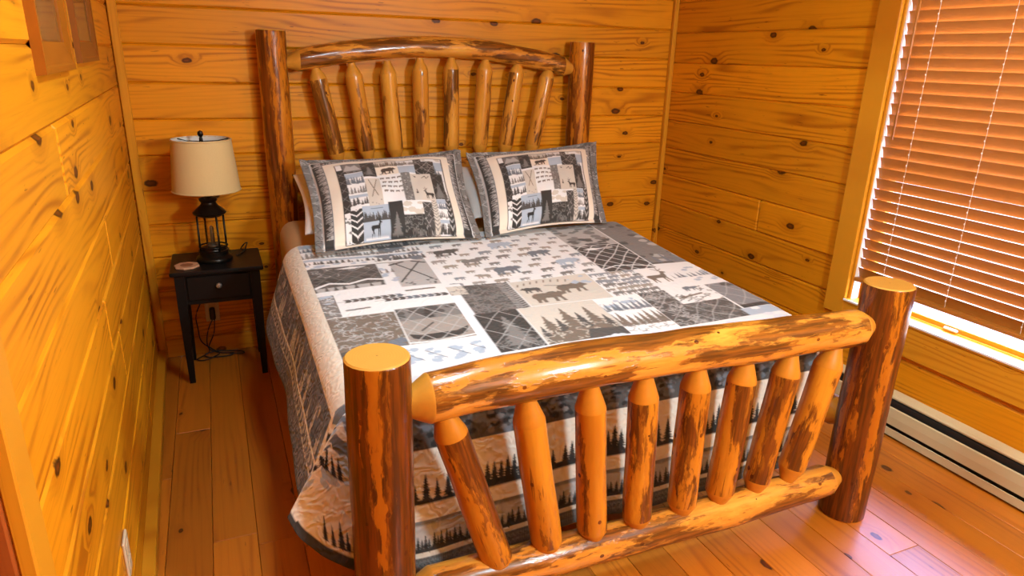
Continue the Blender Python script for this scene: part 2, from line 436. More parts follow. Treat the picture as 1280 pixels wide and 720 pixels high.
# ------------------------------------------------------------------ window
wn = empty('window_1', (W, (WY0+WY1)/2, WZ0)); tag(wn, kind='structure')
def wpart(name, x0, x1, y0, y1, z0, z1, mat, c=.003):
    o = trim(name, x0, x1, y0, y1, z0, z1, mat, c=c); o.parent = wn
    o.location = (o.location[0]-W, o.location[1]-(WY0+WY1)/2, o.location[2]-WZ0); return o
CW = .112
wpart('casing', W-.020, W, WY0, WY0+CW, .435, WZ1+.1, M_trim); wpart('casing', W-.020, W, WY1-CW, WY1, .435, WZ1+.1, M_trim)
wpart('casing', W-.020, W, WY1, WY0, WZ1, WZ1+.1, M_trim); wpart('apron', W-.020, W, WY1, WY0, .365, WZ0-.012, M_trim)
wpart('window_stool', W-.026, W+.07, WY1, WY0, WZ0-.012, WZ0+.006, M_trim)
wpart('sill_highlight_bead', W-.030, W-.0255, WY1, WY0, WZ0-.002, WZ0+.007, M_vinyl, .001)  # white plastic trim whose colour also stands in for the sill edge highlight
JD = .105
wpart('window_jamb', W-.002, W+JD, WY0-.014, WY0+.001, WZ0, WZ1, M_trim); wpart('window_jamb', W-.002, W+JD, WY1-.001, WY1+.014, WZ0, WZ1, M_trim)
wpart('window_jamb', W-.002, W+JD, WY1, WY0, WZ1-.014, WZ1+.001, M_trim); wpart('window_jamb', W+.05, W+JD, WY1, WY0, WZ0-.005, WZ0+.012, M_trim)
for yy0, yy1 in ((WY0-.018, WY0-.0135), (WY1+.0135, WY1+.018)): wpart('jamb_lining', W+.002, W+.046, yy0, yy1, WZ0+.006, WZ1-.014, M_vinyl, .001)
SX0, SX1 = W+.060, W+.092; sb = .042
wpart('sash_rail', SX0, SX1, WY1+.014, WY0-.014, WZ0+.008, WZ0+.032, M_trim); wpart('sash_rail', SX0, SX1, WY1+.014, WY0-.014, WZ1-.07, WZ1-.014, M_trim)
wpart('sash_stile', SX0, SX1, WY0-.014-sb, WY0-.014, WZ0+.03, WZ1-.06, M_trim); wpart('sash_stile', SX0, SX1, WY1+.014, WY1+.014+sb, WZ0+.03, WZ1-.06, M_trim)
wpart('glass_pane', W+.074, W+.078, WY1+.05, WY0-.05, WZ0+.03, WZ1-.06, M_glass, .0005)
la = wpart('sash_latch', W+.044, W+.061, -2.09, -2.03, WZ0+.013, WZ0+.024, M_latch, .004)

# blind
bl = empty('window_blind', (W, (WY0+WY1)/2, .62)); tag(bl, 'stained brown wooden venetian blind covering the window', 'blind')
BY0, BY1 = WY0-.0195, WY1+.0195; BLn = BY0-BY1
def slat_mesh(dep, th, crown):
    V, F = [], []; n = 6
    for ey in (-BLn/2, BLn/2):
        for i in range(n+1):
            u = -dep/2+dep*i/n; V.append((u, ey, crown*(1-(2*i/n-1)**2)))
        for i in range(n+1):
            u = dep/2-dep*i/n; V.append((u, ey, crown*(1-(2*i/n-1)**2)-th))
    m = 2*(n+1)
    for i in range(m): F.append([i, (i+1) % m, m+(i+1) % m, m+i])
    F.append(list(range(m))[::-1]); F.append([m+i for i in range(m)])
    me = bpy.data.meshes.new('slat'); me.from_pydata(V, [], F); me.materials.append(M_blind); return me
SM = slat_mesh(.050, .0026, .0022)
BX = .018; PIT = .0462; TH = math.radians(71)
zb = .655-.62; k = 0
while zb < WZ1-.62-.06:
    o = link('slat', SM, bl, (BX, 0, zb), (0, TH + R_.uniform(-.02,.02), R_.uniform(-.0012,.0012))); zb += PIT; k += 1
ZTOP = zb
def bpart(name, x0, x1, y0, y1, z0, z1, mat, c=.003):
    V, F = cbox_data(y1-y0, x1-x0, z1-z0, c); return mk(name, V, F, mat, bl, loc=((x0+x1)/2, (y0+y1)/2, (z0+z1)/2), rot=(0,0,PI/2))
bpart('bottom_rail', BX-.027, BX+.023, -BLn/2, BLn/2, -.006, .012, M_blind)
bpart('head_rail', BX-.03, BX+.03, -BLn/2, BLn/2, ZTOP-.01, ZTOP+.045, M_blind)
yc0 = (WY0+WY1)/2
for yy in (-1.745, -2.045, -2.345, -2.62):
    pts = []; z = -.004
    while z < ZTOP:
        pts += [(BX-.016, yy-yc0+.0015, z), (BX-.019, yy-yc0-.0015, z+PIT/2)]; z += PIT
    tube('ladder_cord', pts, .0008, M_string, bl, 5)
    tube('ladder_cord', [(BX+.028, yy-yc0, -.004), (BX+.028, yy-yc0, ZTOP)], .0007, M_string, bl, 5)
    z = zb = .655-.62
    kk = 0
    while z < ZTOP-.01:       # the little knots of the lift cord that catch the light
        lathe('cord_knot', [(.0005,-.004),(.0026,-.002),(.0028,.002),(.0005,.004)], M_string, bl, 6, (BX-.020, yy-yc0, z+.006)); z += PIT; kk += 1
tube('tilt_wand', [(BX-.040, -1.667-yc0, 1.27-.62), (BX-.036, -1.667-yc0, ZTOP)], .0045, M_blind, bl, 8)
# outside
sn = cbox('snowy_ground', W+.3, W+14, -12, 10, -1.2, -1.0, M_snow, c=.01); tag(sn, 'bright snowy ground outside the window', 'ground', kind='structure')
dk = empty('deck_railing', (W+1.1, -1.2, -1.0)); tag(dk, 'weathered grey deck railing seen through the window corner', 'railing')
for yy in (-.9, -.35, .2, .75, 1.3): cbox('railing_post', -.035, .035, yy-.03, yy+.03, 0, 1.2, M_rail_out, dk)
cbox('top_bar', -.045, .045, -1.0, 1.4, 1.2, 1.24, M_rail_out, dk)

# baseboard heater
HY0, HY1 = -1.55, -4.1
ht = empty('baseboard_heater', (W, (HY0+HY1)/2, 0)); tag(ht, 'long cream metal baseboard heater along the floor under the window', 'heater')
def hpart(name, prof, mat):
    """extrude an x-z outline along the heater"""
    n = len(prof); L = (HY0-HY1)/2
    V = [(a, -L, b) for a, b in prof] + [(a, L, b) for a, b in prof]
    F = [[i, (i+1) % n, n+(i+1) % n, n+i] for i in range(n)] + [list(range(n))[::-1], [n+i for i in range(n)]]
    return mk(name, V, F, mat, ht)
hpart('back_plate', [(-.0005,.02),(-.006,.02),(-.006,.196),(-.0005,.196)], M_heater)
hpart('top_hood', [(-.006,.198),(-.006,.190),(-.046,.174),(-.048,.181),(-.04,.189)], M_heater)
hpart('element_core', [(-.007,.03),(-.046,.03),(-.044,.165),(-.007,.185)], M_hdark)
hpart('front_panel', [(-.056,.062),(-.064,.062),(-.066,.10),(-.064,.138),(-.056,.141)], M_heater)
hpart('bottom_lip', [(-.007,.012),(-.066,.012),(-.068,.046),(-.062,.046),(-.060,.022),(-.007,.022)], M_heater)
for sg in (-1,1):
    L = (HY0-HY1)/2; cbox('end_cap', -.069, 0, sg*L-.008, sg*L+.008, .010, .198, M_heater, ht)

# ------------------------------------------------------------------ the log bed
bed = empty('log_bed', (1.532, -1.2, 0)); tag(bed, 'rustic varnished peeled-log bed with spindled headboard and footboard', 'bed')
BO = Vector((1.532, -1.2, 0))
def log(name, A, B, r, mats, tip=(0,0), tipr=.45, bend=None, seed=0, n=22, lump=.035, taper=0.0, endcap=False):
    """log from A to B (local z along the axis); tip = carved cone lengths; bend(t) = sideways offset"""
    A, B = Vector(A), Vector(B); d = B-A; L = d.length; q = d.to_track_quat('Z', 'X')
    rr = random.Random(seed); ph = [rr.uniform(0,6.28) for _ in range(8)]
    ts = set(); m = max(6, int(L/.045))
    prof = []
    a0, a1 = tip
    if a0: prof += [(0, r*tipr*.98, 1), (a0*.25, r*tipr*1.15, 1), (a0*.62, r*.80, 1), (a0*.93, r*.985, 1)]
    elif endcap: prof += [(0, r*.93, 2), (.004, r*.985, 2)]
    body0, body1 = a0 if a0 else (.008 if endcap else 0), L-(a1 if a1 else (.008 if endcap else 0))
    for i in range(m+1): prof.append((body0+(body1-body0)*i/m, r, 0))
    if a1: prof += [(L-a1*.93, r*.985, 1), (L-a1*.62, r*.80, 1), (L-a1*.25, r*tipr*1.15, 1), (L, r*tipr*.98, 1)]
    elif endcap: prof += [(L-.004, r*.985, 2), (L, r*.93, 2)]
    V, F, FM = [], [], []
    for z, rad, kd in prof:
        t = z/L; off = bend(t) if bend else (0,0)
        tp = 1+taper*(t-.5)
        for k in range(n):
            an = 2*PI*k/n; f = 1.0
            if kd != 2:
                f += lump*(.55*math.sin(2*an+ph[0]+z*2.3)+.4*math.sin(3*an+ph[1]-z*3.1)+.5*math.sin(z*9+ph[2])+.4*math.sin(z*17+an+ph[3])+.25*math.sin(z*31+2*an+ph[4]))
            V.append((off[0]+rad*tp*f*math.cos(an), off[1]+rad*tp*f*math.sin(an), z))
    for i in range(len(prof)-1):
        mi = 1 if (prof[i][2] == 1 or prof[i+1][2] == 1) else 0
        if prof[i][2] == 2 and prof[i+1][2] == 2: mi = 2
        for k in range(n):
            k2 = (k+1) % n; F.append([i*n+k, i*n+k2, (i+1)*n+k2, (i+1)*n+k]); FM.append(mi)
    F.append(list(range(n))[::-1]); FM.append(2 if endcap else 1)
    F.append([(len(prof)-1)*n+k for k in range(n)]); FM.append(2 if endcap else 1)
    o = mk(name, V, F, mats, bed, True, A-BO, None, FM); o.rotation_mode = 'QUATERNION'; o.rotation_quaternion = q
    o.data.set_sharp_from_angle(angle=math.radians(32))
    return o
XL, XR, YH, YFB = .682, 2.382, -.095, -2.291
PM = [M_post, M_cut, M_end]; PF = [M_post_foot, M_cut, M_end]
log('head_post', (XL,YH,0), (XL,YH,1.656), .0705, PM, seed=1, endcap=True, lump=.022)
log('head_post', (XR,YH,0), (XR,YH,1.656), .0705, PM, seed=2, endcap=True, lump=.022)
log('foot_post', (XL,YFB,0), (XL,YFB,.89), .0795, PF, seed=3, endcap=True, lump=.012)
log('foot_post', (XR,YFB,0), (XR,YFB,.89), .0795, PF, seed=44, endcap=True, lump=.02)
def arch(h): return lambda t: (0, 0) if h == 0 else (h*4*t*(1-t)*1.0, 0)
def rail(name, z0, z1, y, r, bendz, seed, tip=.07, mats=None):
    x0, x1 = XL+.055, XR-.055
    o = log(name, (x0,y,z0), (x1,y,z1), r, mats or [M_rail, M_cut, M_end], (tip,tip), .5, None, seed, lump=.05)
    # arch upwards in world z: shift vertices along the local direction of world +z
    q = o.rotation_quaternion; up = q.inverted() @ Vector((0,0,1)); L = x1-x0
    for v in o.data.vertices:
        t = v.co.z/L; v.co += up*bendz(t)
    return o
rail('headboard_top_rail', 1.505, 1.505, YH, .053, lambda t: .098*math.sin(PI*t)**.9 if 0 < t < 1 else 0, 11)
rail('headboard_bottom_rail', .955, .955, YH, .050, lambda t: .02*math.sin(PI*t), 12)
rail('footboard_top_rail', .750, .745, YFB, .064, lambda t: .024*math.sin(PI*t)+.006*math.sin(7*t), 13)
rail('footboard_bottom_rail', .180, .165, YFB, .056, lambda t: -.016*math.sin(PI*t), 14)
HS = [((.885,1.465),(.969,1.024)),((1.064,1.483),(1.127,1.035)),((1.245,1.498),(1.276,1.038)),((1.418,1.516),(1.424,1.047)),((1.592,1.526),(1.591,1.05)),((1.786,1.524),(1.757,1.05)),((1.978,1.512),(1.912,1.046)),((2.171,1.49),(2.079,1.041))]
FS = [((.845,.704),(1.01,.177)),((1.074,.70),(1.163,.187)),((1.268,.704),(1.311,.19)),((1.446,.703),(1.468,.192)),((1.632,.704),(1.634,.195)),((1.813,.696),(1.783,.202)),((1.995,.69),(1.932,.21)),((2.184,.686),(2.081,.222))]
for i, (a, b) in enumerate(HS):
    A, B = Vector((a[0],YH,a[1])), Vector((b[0],YH,b[1])); d = (A-B).normalized()
    log('headboard_spindle', B-d*.035, A+d*.03, .0425, [M_slat_head, M_cut, M_end], (.075,.065), .42, seed=20+i, lump=.028)
for i, (a, b) in enumerate(FS):
    A, B = Vector((a[0],YFB,a[1])), Vector((b[0],YFB,b[1])); d = (A-B).normalized()
    log('footboard_spindle', B-d*.02, A+d*.02, .0455, [M_slat_foot, M_cut2, M_end], (.06,.085), .5, seed=40+i, lump=.03)
for xx in (XL, XR):
    log('side_rail', (xx,YH-.05,.36), (xx,YFB+.05,.36), .055, [M_slat_foot, M_cut2, M_end], (.06,.06), .5, seed=60, lump=.03)
for yy in (-.45, -1.2, -1.95): cbox('cross_slat', XL-BO.x+.03, XR-BO.x-.03, yy-BO.y-.045, yy-BO.y+.045, .275, .298, M_trim, bed)

# mattress, box spring
def top_z(y): return .74 + .055*(y+.95)          # the mattress sinks a little towards the foot
def soft_box(name, x0, x1, y0, y1, z0, z1, r, mat, slope=False, n=5):
    V, F = [], []; nx, ny = 26, 30
    import bmesh
    bm = bmesh.new(); bmesh.ops.create_cube(bm, size=1)
    for v in bm.verts: v.co = ((v.co.x+.5)*(x1-x0)+x0, (v.co.y+.5)*(y1-y0)+y0, (v.co.z+.5)*(z1-z0)+z0)
    bmesh.ops.bevel(bm, geom=bm.edges[:], offset=r, segments=n, profile=.5, affect='EDGES')
    if slope:
        for v in bm.verts:
            f = (v.co.z-z0)/(z1-z0); v.co.z += f*.055*(v.co.y+.95)
    ctr = Vector(((x0+x1)/2, (y0+y1)/2, z0))
    for v in bm.verts: v.co -= ctr
    me = bpy.data.meshes.new(name); bm.to_mesh(me); bm.free(); me.materials.append(mat)
    me.polygons.foreach_set('use_smooth', [True]*len(me.polygons))
    return link(name, me, None, ctr)
tag(soft_box('mattress', .632, 2.30, -2.085, -.19, .45, .716, .075, M_tan, True), 'mattress under a tan fitted sheet showing beside the pillows', 'mattress')
tag(soft_box('box_spring', .775, 2.29, -2.10, -.20, .299, .449, .02, M_box), 'cloth covered box spring under the mattress', 'box spring')

# ------------------------------------------------------------------ printing cloth
class Canvas:
    """colour print held as an array, drawn with polygons and strokes; coordinates in metres (x right, y down)"""
    def __init__(s, x0, y0, x1, y1, res, col):
        s.x0, s.y0, s.res = x0, y0, res; s.w = int(round((x1-x0)/res)); s.h = int(round((y1-y0)/res))
        s.a = np.zeros((s.h, s.w, 3), np.float32); s.a[:] = col; s.clip = None
    def box(s, xa, ya, xb, yb):
        if s.clip: xa, ya, xb, yb = max(xa,s.clip[0]), max(ya,s.clip[1]), min(xb,s.clip[2]), min(yb,s.clip[3])
        i0, i1 = max(0,int((xa-s.x0)/s.res)), min(s.w,int((xb-s.x0)/s.res)+1); j0, j1 = max(0,int((ya-s.y0)/s.res)), min(s.h,int((yb-s.y0)/s.res)+1)
        if i1 <= i0 or j1 <= j0: return None
        X, Y = np.meshgrid(s.x0+(np.arange(i0,i1)+.5)*s.res, s.y0+(np.arange(j0,j1)+.5)*s.res); return s.a[j0:j1,i0:i1], X, Y
    def rect(s, xa, ya, xb, yb, col):
        r = s.box(xa,ya,xb,yb)
        if r: m = (r[1]>=xa)&(r[1]<xb)&(r[2]>=ya)&(r[2]<yb); r[0][m] = col
    def poly(s, pts, col):
        P = np.asarray(pts, float); r = s.box(P[:,0].min(),P[:,1].min(),P[:,0].max(),P[:,1].max())
        if not r: return
        A, X, Y = r; ins = np.zeros(X.shape, bool)
        for (xa,ya),(xb,yb) in zip(P, np.roll(P,-1,0)):
            if ya == yb: continue
            ins ^= ((ya > Y) != (yb > Y)) & (X < (xb-xa)*(Y-ya)/(yb-ya)+xa)
        if s.clip: ins &= (X>=s.clip[0])&(X<s.clip[2])&(Y>=s.clip[1])&(Y<s.clip[3])
        A[ins] = col
    def line(s, pts, wd, col):
        for (xa,ya),(xb,yb) in zip(pts, pts[1:]):
            r = s.box(min(xa,xb)-wd,min(ya,yb)-wd,max(xa,xb)+wd,max(ya,yb)+wd)
            if not r: continue
            A, X, Y = r; dx, dy = xb-xa, yb-ya; L2 = dx*dx+dy*dy+1e-12
            t = np.clip(((X-xa)*dx+(Y-ya)*dy)/L2,0,1); m = (X-xa-t*dx)**2+(Y-ya-t*dy)**2 < (wd/2)**2
            if s.clip: m &= (X>=s.clip[0])&(X<s.clip[2])&(Y>=s.clip[1])&(Y<s.clip[3])
            A[m] = col
    def field(s, xa, ya, xb, yb, fn):
        r = s.box(xa,ya,xb,yb)
        if r:
            m = (r[1]>=xa)&(r[1]<xb)&(r[2]>=ya)&(r[2]<yb); col, k = fn(r[1]-xa, r[2]-ya); k = k & m; r[0][k] = col
WHT, CRM, BEI, TAU = lin(225,227,228), lin(216,209,194), lin(200,194,183), lin(108,97,85)
DRK, DGR, GRY, LGR, BLU, BLK = lin(46,45,43), lin(72,70,68), lin(116,115,113), lin(172,172,171), lin(166,181,197), lin(26,26,25)
SLA = lin(102,111,121)
pr = random.Random(3)
BEAR = [(0,.35),(.03,.5),(.12,.6),(.3,.62),(.45,.6),(.55,.66),(.68,.67),(.76,.6),(.8,.62),(.82,.68),(.86,.63),(.92,.56),(1,.47),(.99,.42),(.9,.4),(.84,.38),(.8,.3),(.82,.1),(.84,0),(.74,0),(.72,.2),(.66,.28),(.62,.1),(.62,0),(.52,0),(.54,.25),(.35,.28),(.3,.2),(.3,0),(.2,0),(.2,.2),(.15,.12),(.14,0),(.04,0),(.06,.25)]
ELK = [(0,.45),(.02,.56),(.1,.6),(.3,.6),(.5,.6),(.6,.64),(.66,.78),(.70,.9),(.66,1.0),(.70,.98),(.74,.9),(.80,.88),(.9,.80),(.89,.75),(.8,.76),(.76,.68),(.74,.52),(.70,.42),(.70,.2),(.72,0),(.67,0),(.64,.2),(.62,.38),(.58,.2),(.58,0),(.53,0),(.53,.36),(.3,.36),(.24,.3),(.24,.2),(.27,0),(.22,0),(.17,.22),(.14,.2),(.12,0),(.07,0),(.08,.25),(.04,.36)]
def stamp(c, P, cx, cy, w, col, flip=False, asp=1.0):
    """cx, cy = middle of the feet"""
    c.poly([((cx+((.5-x) if flip else (x-.5))*w), cy-y*w*asp) for x, y in P], col)
def bear(c, cx, cy, w, col, flip=False): stamp(c, BEAR, cx, cy, w, col, flip)
def elk(c, cx, cy, w, col, flip=False):
    stamp(c, ELK, cx, cy, w, col, flip); s = -1 if flip else 1
    hx, hy = cx+s*.18*w, cy-.92*w
    for k, (dx, dy) in enumerate(((-.18,-.22),(.05,-.3),(.2,-.18))): c.line([(hx,hy),(hx+s*dx*w*.5,hy+dy*w*.6),(hx+s*dx*w,hy+dy*w)], w*.035, col)
def tree(c, cx, by, h, col, wd=.42):
    n = max(4, int(h/.009)); n = min(n, 9); L = []; Rr = []
    for i in range(n):
        t0, t1 = i/n, (i+1)/n; w0 = wd*h*.5*(t1**.9)*pr.uniform(.8,1.15); w1 = wd*h*.5*(t1**.9)*pr.uniform(.35,.55)
        y1 = by-h*.92*(1-t1)-h*.06
        L += [(cx-w0, y1), (cx-w1, y1)]; Rr += [(cx+w0*pr.uniform(.8,1.15), y1), (cx+w1, y1)]
    tr = [(cx+.02*h, by-.06*h), (cx+.02*h, by), (cx-.02*h, by), (cx-.02*h, by-.06*h)]
    c.poly([(cx, by-h)] + Rr + tr + L[::-1], col)
def trees(c, xa, xb, by, h, col, gap=.5, jit=.3, wd=.42):
    x = xa
    while x < xb:
        hh = h*pr.uniform(1-jit,1); tree(c, x, by+pr.uniform(-.004,.004), hh, col, wd); x += h*gap*pr.uniform(.55,1.2)
def scrib(c, xa, ya, xb, yb, col, n, wd=.003, s=.02):
    for _ in range(n):
        x, y = pr.uniform(xa,xb), pr.uniform(ya,yb); P = [(x,y)]; an = pr.uniform(0,6.28)
        for _ in range(pr.randint(3,6)):
            an += pr.uniform(-1.6,1.6); x += s*.5*math.cos(an); y += s*.35*math.sin(an); P.append((x,y))
        c.line(P, wd, col)
def net(c, xa, ya, xb, yb, col, step, wd=.003, ang=(.6,-.6)):
    for a in ang:
        w = xb-xa; hgt = yb-ya; k = -hgt
        while k < w+hgt:
            P = []
            for i in range(9):
                t = i/8; y = ya+hgt*t; P.append((xa+k+(hgt*t)*a*1.4+.006*math.sin(t*9+k*40), y))
            c.line(P, wd, col); k += step
def inrect(c, xa, ya, xb, yb, base, fn=None):
    c.clip = (xa,ya,xb,yb); c.rect(xa,ya,xb,yb,base)
    if fn: fn(xa,ya,xb,yb)
    c.clip = None
def mottled(c, xa, ya, xb, yb, col, n, smin=.008, smax=.03):
    for _ in range(n):
        x, y, s = pr.uniform(xa,xb), pr.uniform(ya,yb), pr.uniform(smin,smax)
        k = pr.randint(6,9); P = [(x+s*pr.uniform(.5,1)*math.cos(6.283*i/k), y+s*.7*pr.uniform(.5,1)*math.sin(6.283*i/k)) for i in range(k)]; c.poly(P, col)
def chev(c, xa, ya, xb, yb, col, step, wd, vertical=True):
    k = ya if vertical else xa; e = yb if vertical else xb
    while k < e+step:
        if vertical: m = (xa+xb)/2; c.line([(xa,k-step*.4),(m,k+step*.3),(xb,k-step*.4)], wd, col)
        else: m = (ya+yb)/2; c.line([(k-step*.4,ya),(k+step*.3,m),(k-step*.4,yb)], wd, col)
        k += step
def bears_rows(c, xa, ya, xb, yb, w, rows, cols, pal):
    for r in range(rows):
        for q in range(cols):
            ww = w*pr.uniform(.75,1.25)
            bear(c, xa+(q+.5+(.25 if r % 2 else -.1))*(xb-xa)/cols, ya+(r+.85)*(yb-ya)/rows, ww, pr.choice(pal), pr.random() < .15)
def misty(c, xa, ya, xb, yb, rows=((.35,SLA),(.62,GRY),(.95,DGR)), bgc=WHT, blue=True):
    h = yb-ya; c.rect(xa,ya,xb,yb,bgc)
    if blue: c.rect(xa,ya+h*.02,xb,ya+h*.18,BLU)
    for f, col in rows:
        trees(c, xa, xb, ya+h*f, h*.3, col, .22, .5, .4)
    if blue: c.rect(xa, ya+h*.66, xb, ya+h*.74, BLU)
def greek(c, xa, ya, xb, yb, a, b):
    """woven diamond border"""
    h = yb-ya
    def fn(X, Y):
        u = X/h*1.3; v = Y/h
        d = np.abs(((u+v) % .5)-.25)+np.abs(((u-v) % .5)-.25)
        return b, ((d % .22) < .085)
    c.rect(xa,ya,xb,yb,a); c.field(xa,ya,xb,yb,fn)

# quilt: top sheet spans X .69..2.27 (sheared by SK), Y (= -y) .72..2.08 ; overhangs: sides QA, foot QB
QX0, QX1, QY0, QY1, QA, QB = .69, 2.262, .74, 2.085, .40, .575
SK = .055
q = Canvas(QX0-QA, QY0, QX1+QA, QY1+QB, .002, WHT)
def R4(name, xa, ya, xb, yb, base, fn=None): inrect(q, xa, ya, xb, yb, base, fn)
def f_mount(xa,ya,xb,yb):
    mottled(q,xa,ya,xb,yb,DRK,10,.02,.05); net(q,xa,ya,xb,yb,GRY,.06,.003)
    q.poly([(xa,yb),(xa,yb-.05),(xa+.06,yb-.085),(xa+.13,yb-.06),(xa+.2,yb-.09),(xb,yb-.07),(xb,yb-.055),(xa+.2,yb-.075),(xa+.13,yb-.045),(xa+.06,yb-.07),(xa,yb-.03)],WHT)
    q.poly([(xa+.1,ya+.03),(xa+.16,ya+.015),(xa+.22,ya+.02),(xa+.17,ya+.04)],WHT); scrib(q,xa,ya,xb,ya+.12,LGR,14)
    q.rect(xa,yb-.035,xb,yb,LGR); trees(q,xa,xb,yb,.06,DGR,.9)
R4('mountain', .668,1.045,.925,1.30, DGR, f_mount)
def f_ski(xa,ya,xb,yb):
    q.rect(xa,ya+.02,xa+.05,yb,WHT); mottled(q,xa,ya,xa+.05,yb,BLU,6); trees(q,xa,xa+.06,ya+.14,.07,GRY,.4)
    q.line([(xa+.07,ya+.03),(xb-.02,yb-.06)],.008,DRK); q.line([(xb-.03,ya+.03),(xa+.06,yb-.05)],.008,DRK)
    q.line([(xa+.05,ya+.05),(xa+.11,ya+.02)],.012,DRK); q.line([(xb-.06,ya+.02),(xb-.01,ya+.05)],.012,DRK); mottled(q,xa+.07,yb-.08,xa+.11,yb-.01,DGR,8,.006,.012); mottled(q,xb-.05,yb-.08,xb-.01,yb-.01,DGR,8,.006,.012)
R4('skis', .928,1.035,1.137,1.34, LGR, f_ski)
R4('head strip', .668,.74,1.15,1.04, LGR, lambda *a: (misty(q,*a), mottled(q,a[0]+.3,a[1],a[2],a[3],SLA,18,.02,.045)))
R4('head strip2', .668,1.0,.93,1.048, WHT, lambda *a: mottled(q,*a,BLU,10))
R4('bears', 1.15,.74,1.835,1.40, WHT, lambda *a: bears_rows(q,a[0],a[1]+.06,a[2],a[3],.060,9,7,[lin(150,148,145),lin(130,136,143),lin(150,142,132),GRY]))
for cx, cy, wd, cc in ((1.25,1.03,.12,DGR),(1.52,1.0,.13,BLU),(1.66,1.14,.12,SLA),(1.45,1.30,.13,SLA),(1.33,1.16,.1,GRY),(1.74,1.28,.12,BLU)): bear(q,cx,cy,wd,cc)
def f_arrow(xa,ya,xb,yb):
    q.rect(xa,ya,xa+.055,yb,GRY); scrib(q,xa,ya,xa+.055,yb,WHT,20); mottled(q,xa,ya,xa+.05,ya+.1,BLU,5)
    for y, x0, x1 in ((ya+.075,xa+.08,xa+.28),(ya+.105,xa+.22,xb-.02)):
        k = x0
        while k < x1: q.poly([(k,y-.014),(k+.022,y-.014),(k+.034,y),(k+.022,y+.014),(k,y+.014),(k+.012,y)],DGR if (k*100)%3 > 1 else SLA); k += .027
        q.line([(x0-.03,y),(x1+.03,y)],.004,DGR)
    q.line([(xa+.08,ya+.155),(xa+.16,ya+.15)],.012,GRY); q.line([(xb-.15,ya+.04),(xb-.04,ya+.035)],.012,TAU)
R4('arrows', .668,1.34,1.137,1.545, WHT, f_arrow)
def f_words(xa,ya,xb,yb):
    for r in range(6):
        for k in range(4): scrib(q,xa+.01+k*.06,ya+.02+r*.04,xa+.05+k*.06,ya+.035+r*.04,LGR,3,.0035,.03)
    net(q,xa,ya,xb,yb,GRY,.13,.003); mottled(q,xb-.1,yb-.05,xb,yb,SLA,5,.02,.04)
R4('doodles', .668,1.548,.905,1.81, TAU, f_words)
def f_canoe(xa,ya,xb,yb):
    q.rect(xa,ya,xb,ya+.09,GRY); mottled(q,xa,ya,xb,ya+.08,DGR,12,.015,.04); tree(q,xa+.11,ya+.1,.1,DRK,.6); q.rect(xa,ya+.1,xb,yb,lin(150,143,136))
    q.poly([(xa+.01,yb-.075),(xa+.05,yb-.06),(xb-.05,yb-.06),(xb-.005,yb-.085),(xb-.02,yb-.04),(xb-.06,yb-.02),(xa+.06,yb-.02),(xa+.02,yb-.04)],DRK)
    net(q,xa,ya,xb,yb,LGR,.075,.0035); q.line([(xa,yb-.012),(xa+.1,yb-.004),(xb,yb-.014)],.008,WHT); q.line([(xa+.06,yb-.09),(xa+.11,yb-.14)],.007,DRK)
R4('canoe', .91,1.535,1.135,1.81, GRY, f_canoe)
def f_blue(xa,ya,xb,yb):
    for k in range(4): mottled(q,xa+.02+k*.075,ya+.02,xa+.05+k*.075,yb-.015,BLU,9,.015,.028); q.line([(xa+.01+k*.075,ya+.04),(xa+.07+k*.075,yb-.03)],.004,SLA)
R4('blue leaves', .86,1.82,1.137,1.955, WHT, f_blue)
R4('corner doodle', .668,1.81,.86,1.955, DGR, lambda *a: scrib(q,*a,LGR,40))
R4('white band', 1.137,1.36,1.178,1.99, lin(226,230,236), None)
q.rect(1.137,1.36,1.205,1.40,WHT)
R4('grey doodles', 1.178,1.385,1.395,1.655, DGR, lambda *a: (scrib(q,*a,GRY,170,.004,.03), chev(q,a[2]-.05,a[1],a[2],a[3],LGR,.018,.004)))
R4('beige corner', 1.14,1.385,1.21,1.47, BEI, lambda *a: scrib(q,*a,GRY,14))
def f_fern(xa,ya,xb,yb):
    tree(q,(xa+xb)/2+.01,yb-.02,.24,GRY,.55); tree(q,(xa+xb)/2+.01,yb-.02,.2,lin(118,116,113),.4); net(q,xa,ya,xb,yb,LGR,.1,.003); scrib(q,xa,yb-.09,xb,yb,GRY,40)
R4('dark pine', 1.170,1.655,1.335,1.955, DRK, f_fern)
def f_run(xa,ya,xb,yb):
    bear(q,xa+.11,ya+.235,.15,TAU); bear(q,xa+.235,ya+.17,.14,TAU); bear(q,xa+.06,ya+.13,.085,DGR,True)
    for k in range(8): q.line([(xa+.02+k*.03,ya+.055-.02*math.sin(k*.45)),(xa+.028+k*.03,ya+.035-.02*math.sin(k*.45))],.006,TAU)
    q.line([(xa+.13,ya+.07),(xa+.23,ya+.10)],.005,DGR); mottled(q,xb-.1,ya+.02,xb-.02,ya+.09,BLU,6)
R4('running bears', 1.397,1.395,1.745,1.65, BEI, f_run)
def f_pines(xa,ya,xb,yb):
    for k, (fx, hh) in enumerate(((.08,.12),(.2,.2),(.33,.17),(.48,.25),(.62,.2),(.78,.24),(.92,.16))): tree(q,xa+fx*(xb-xa),yb-.015,hh,TAU if k%2 else DGR,.5)
    q.poly([(xa,yb),(xa+.03,yb-.05),(xa+.12,yb-.09),(xb-.02,yb-.08),(xb,yb-.04),(xb,yb)],TAU); scrib(q,xa,yb-.12,xb,yb,BEI,40); q.poly([(xb-.16,yb),(xb-.13,yb-.07),(xb,yb-.06),(xb,yb)],DGR)
R4('pines', 1.337,1.655,1.648,1.955, BEI, f_pines)
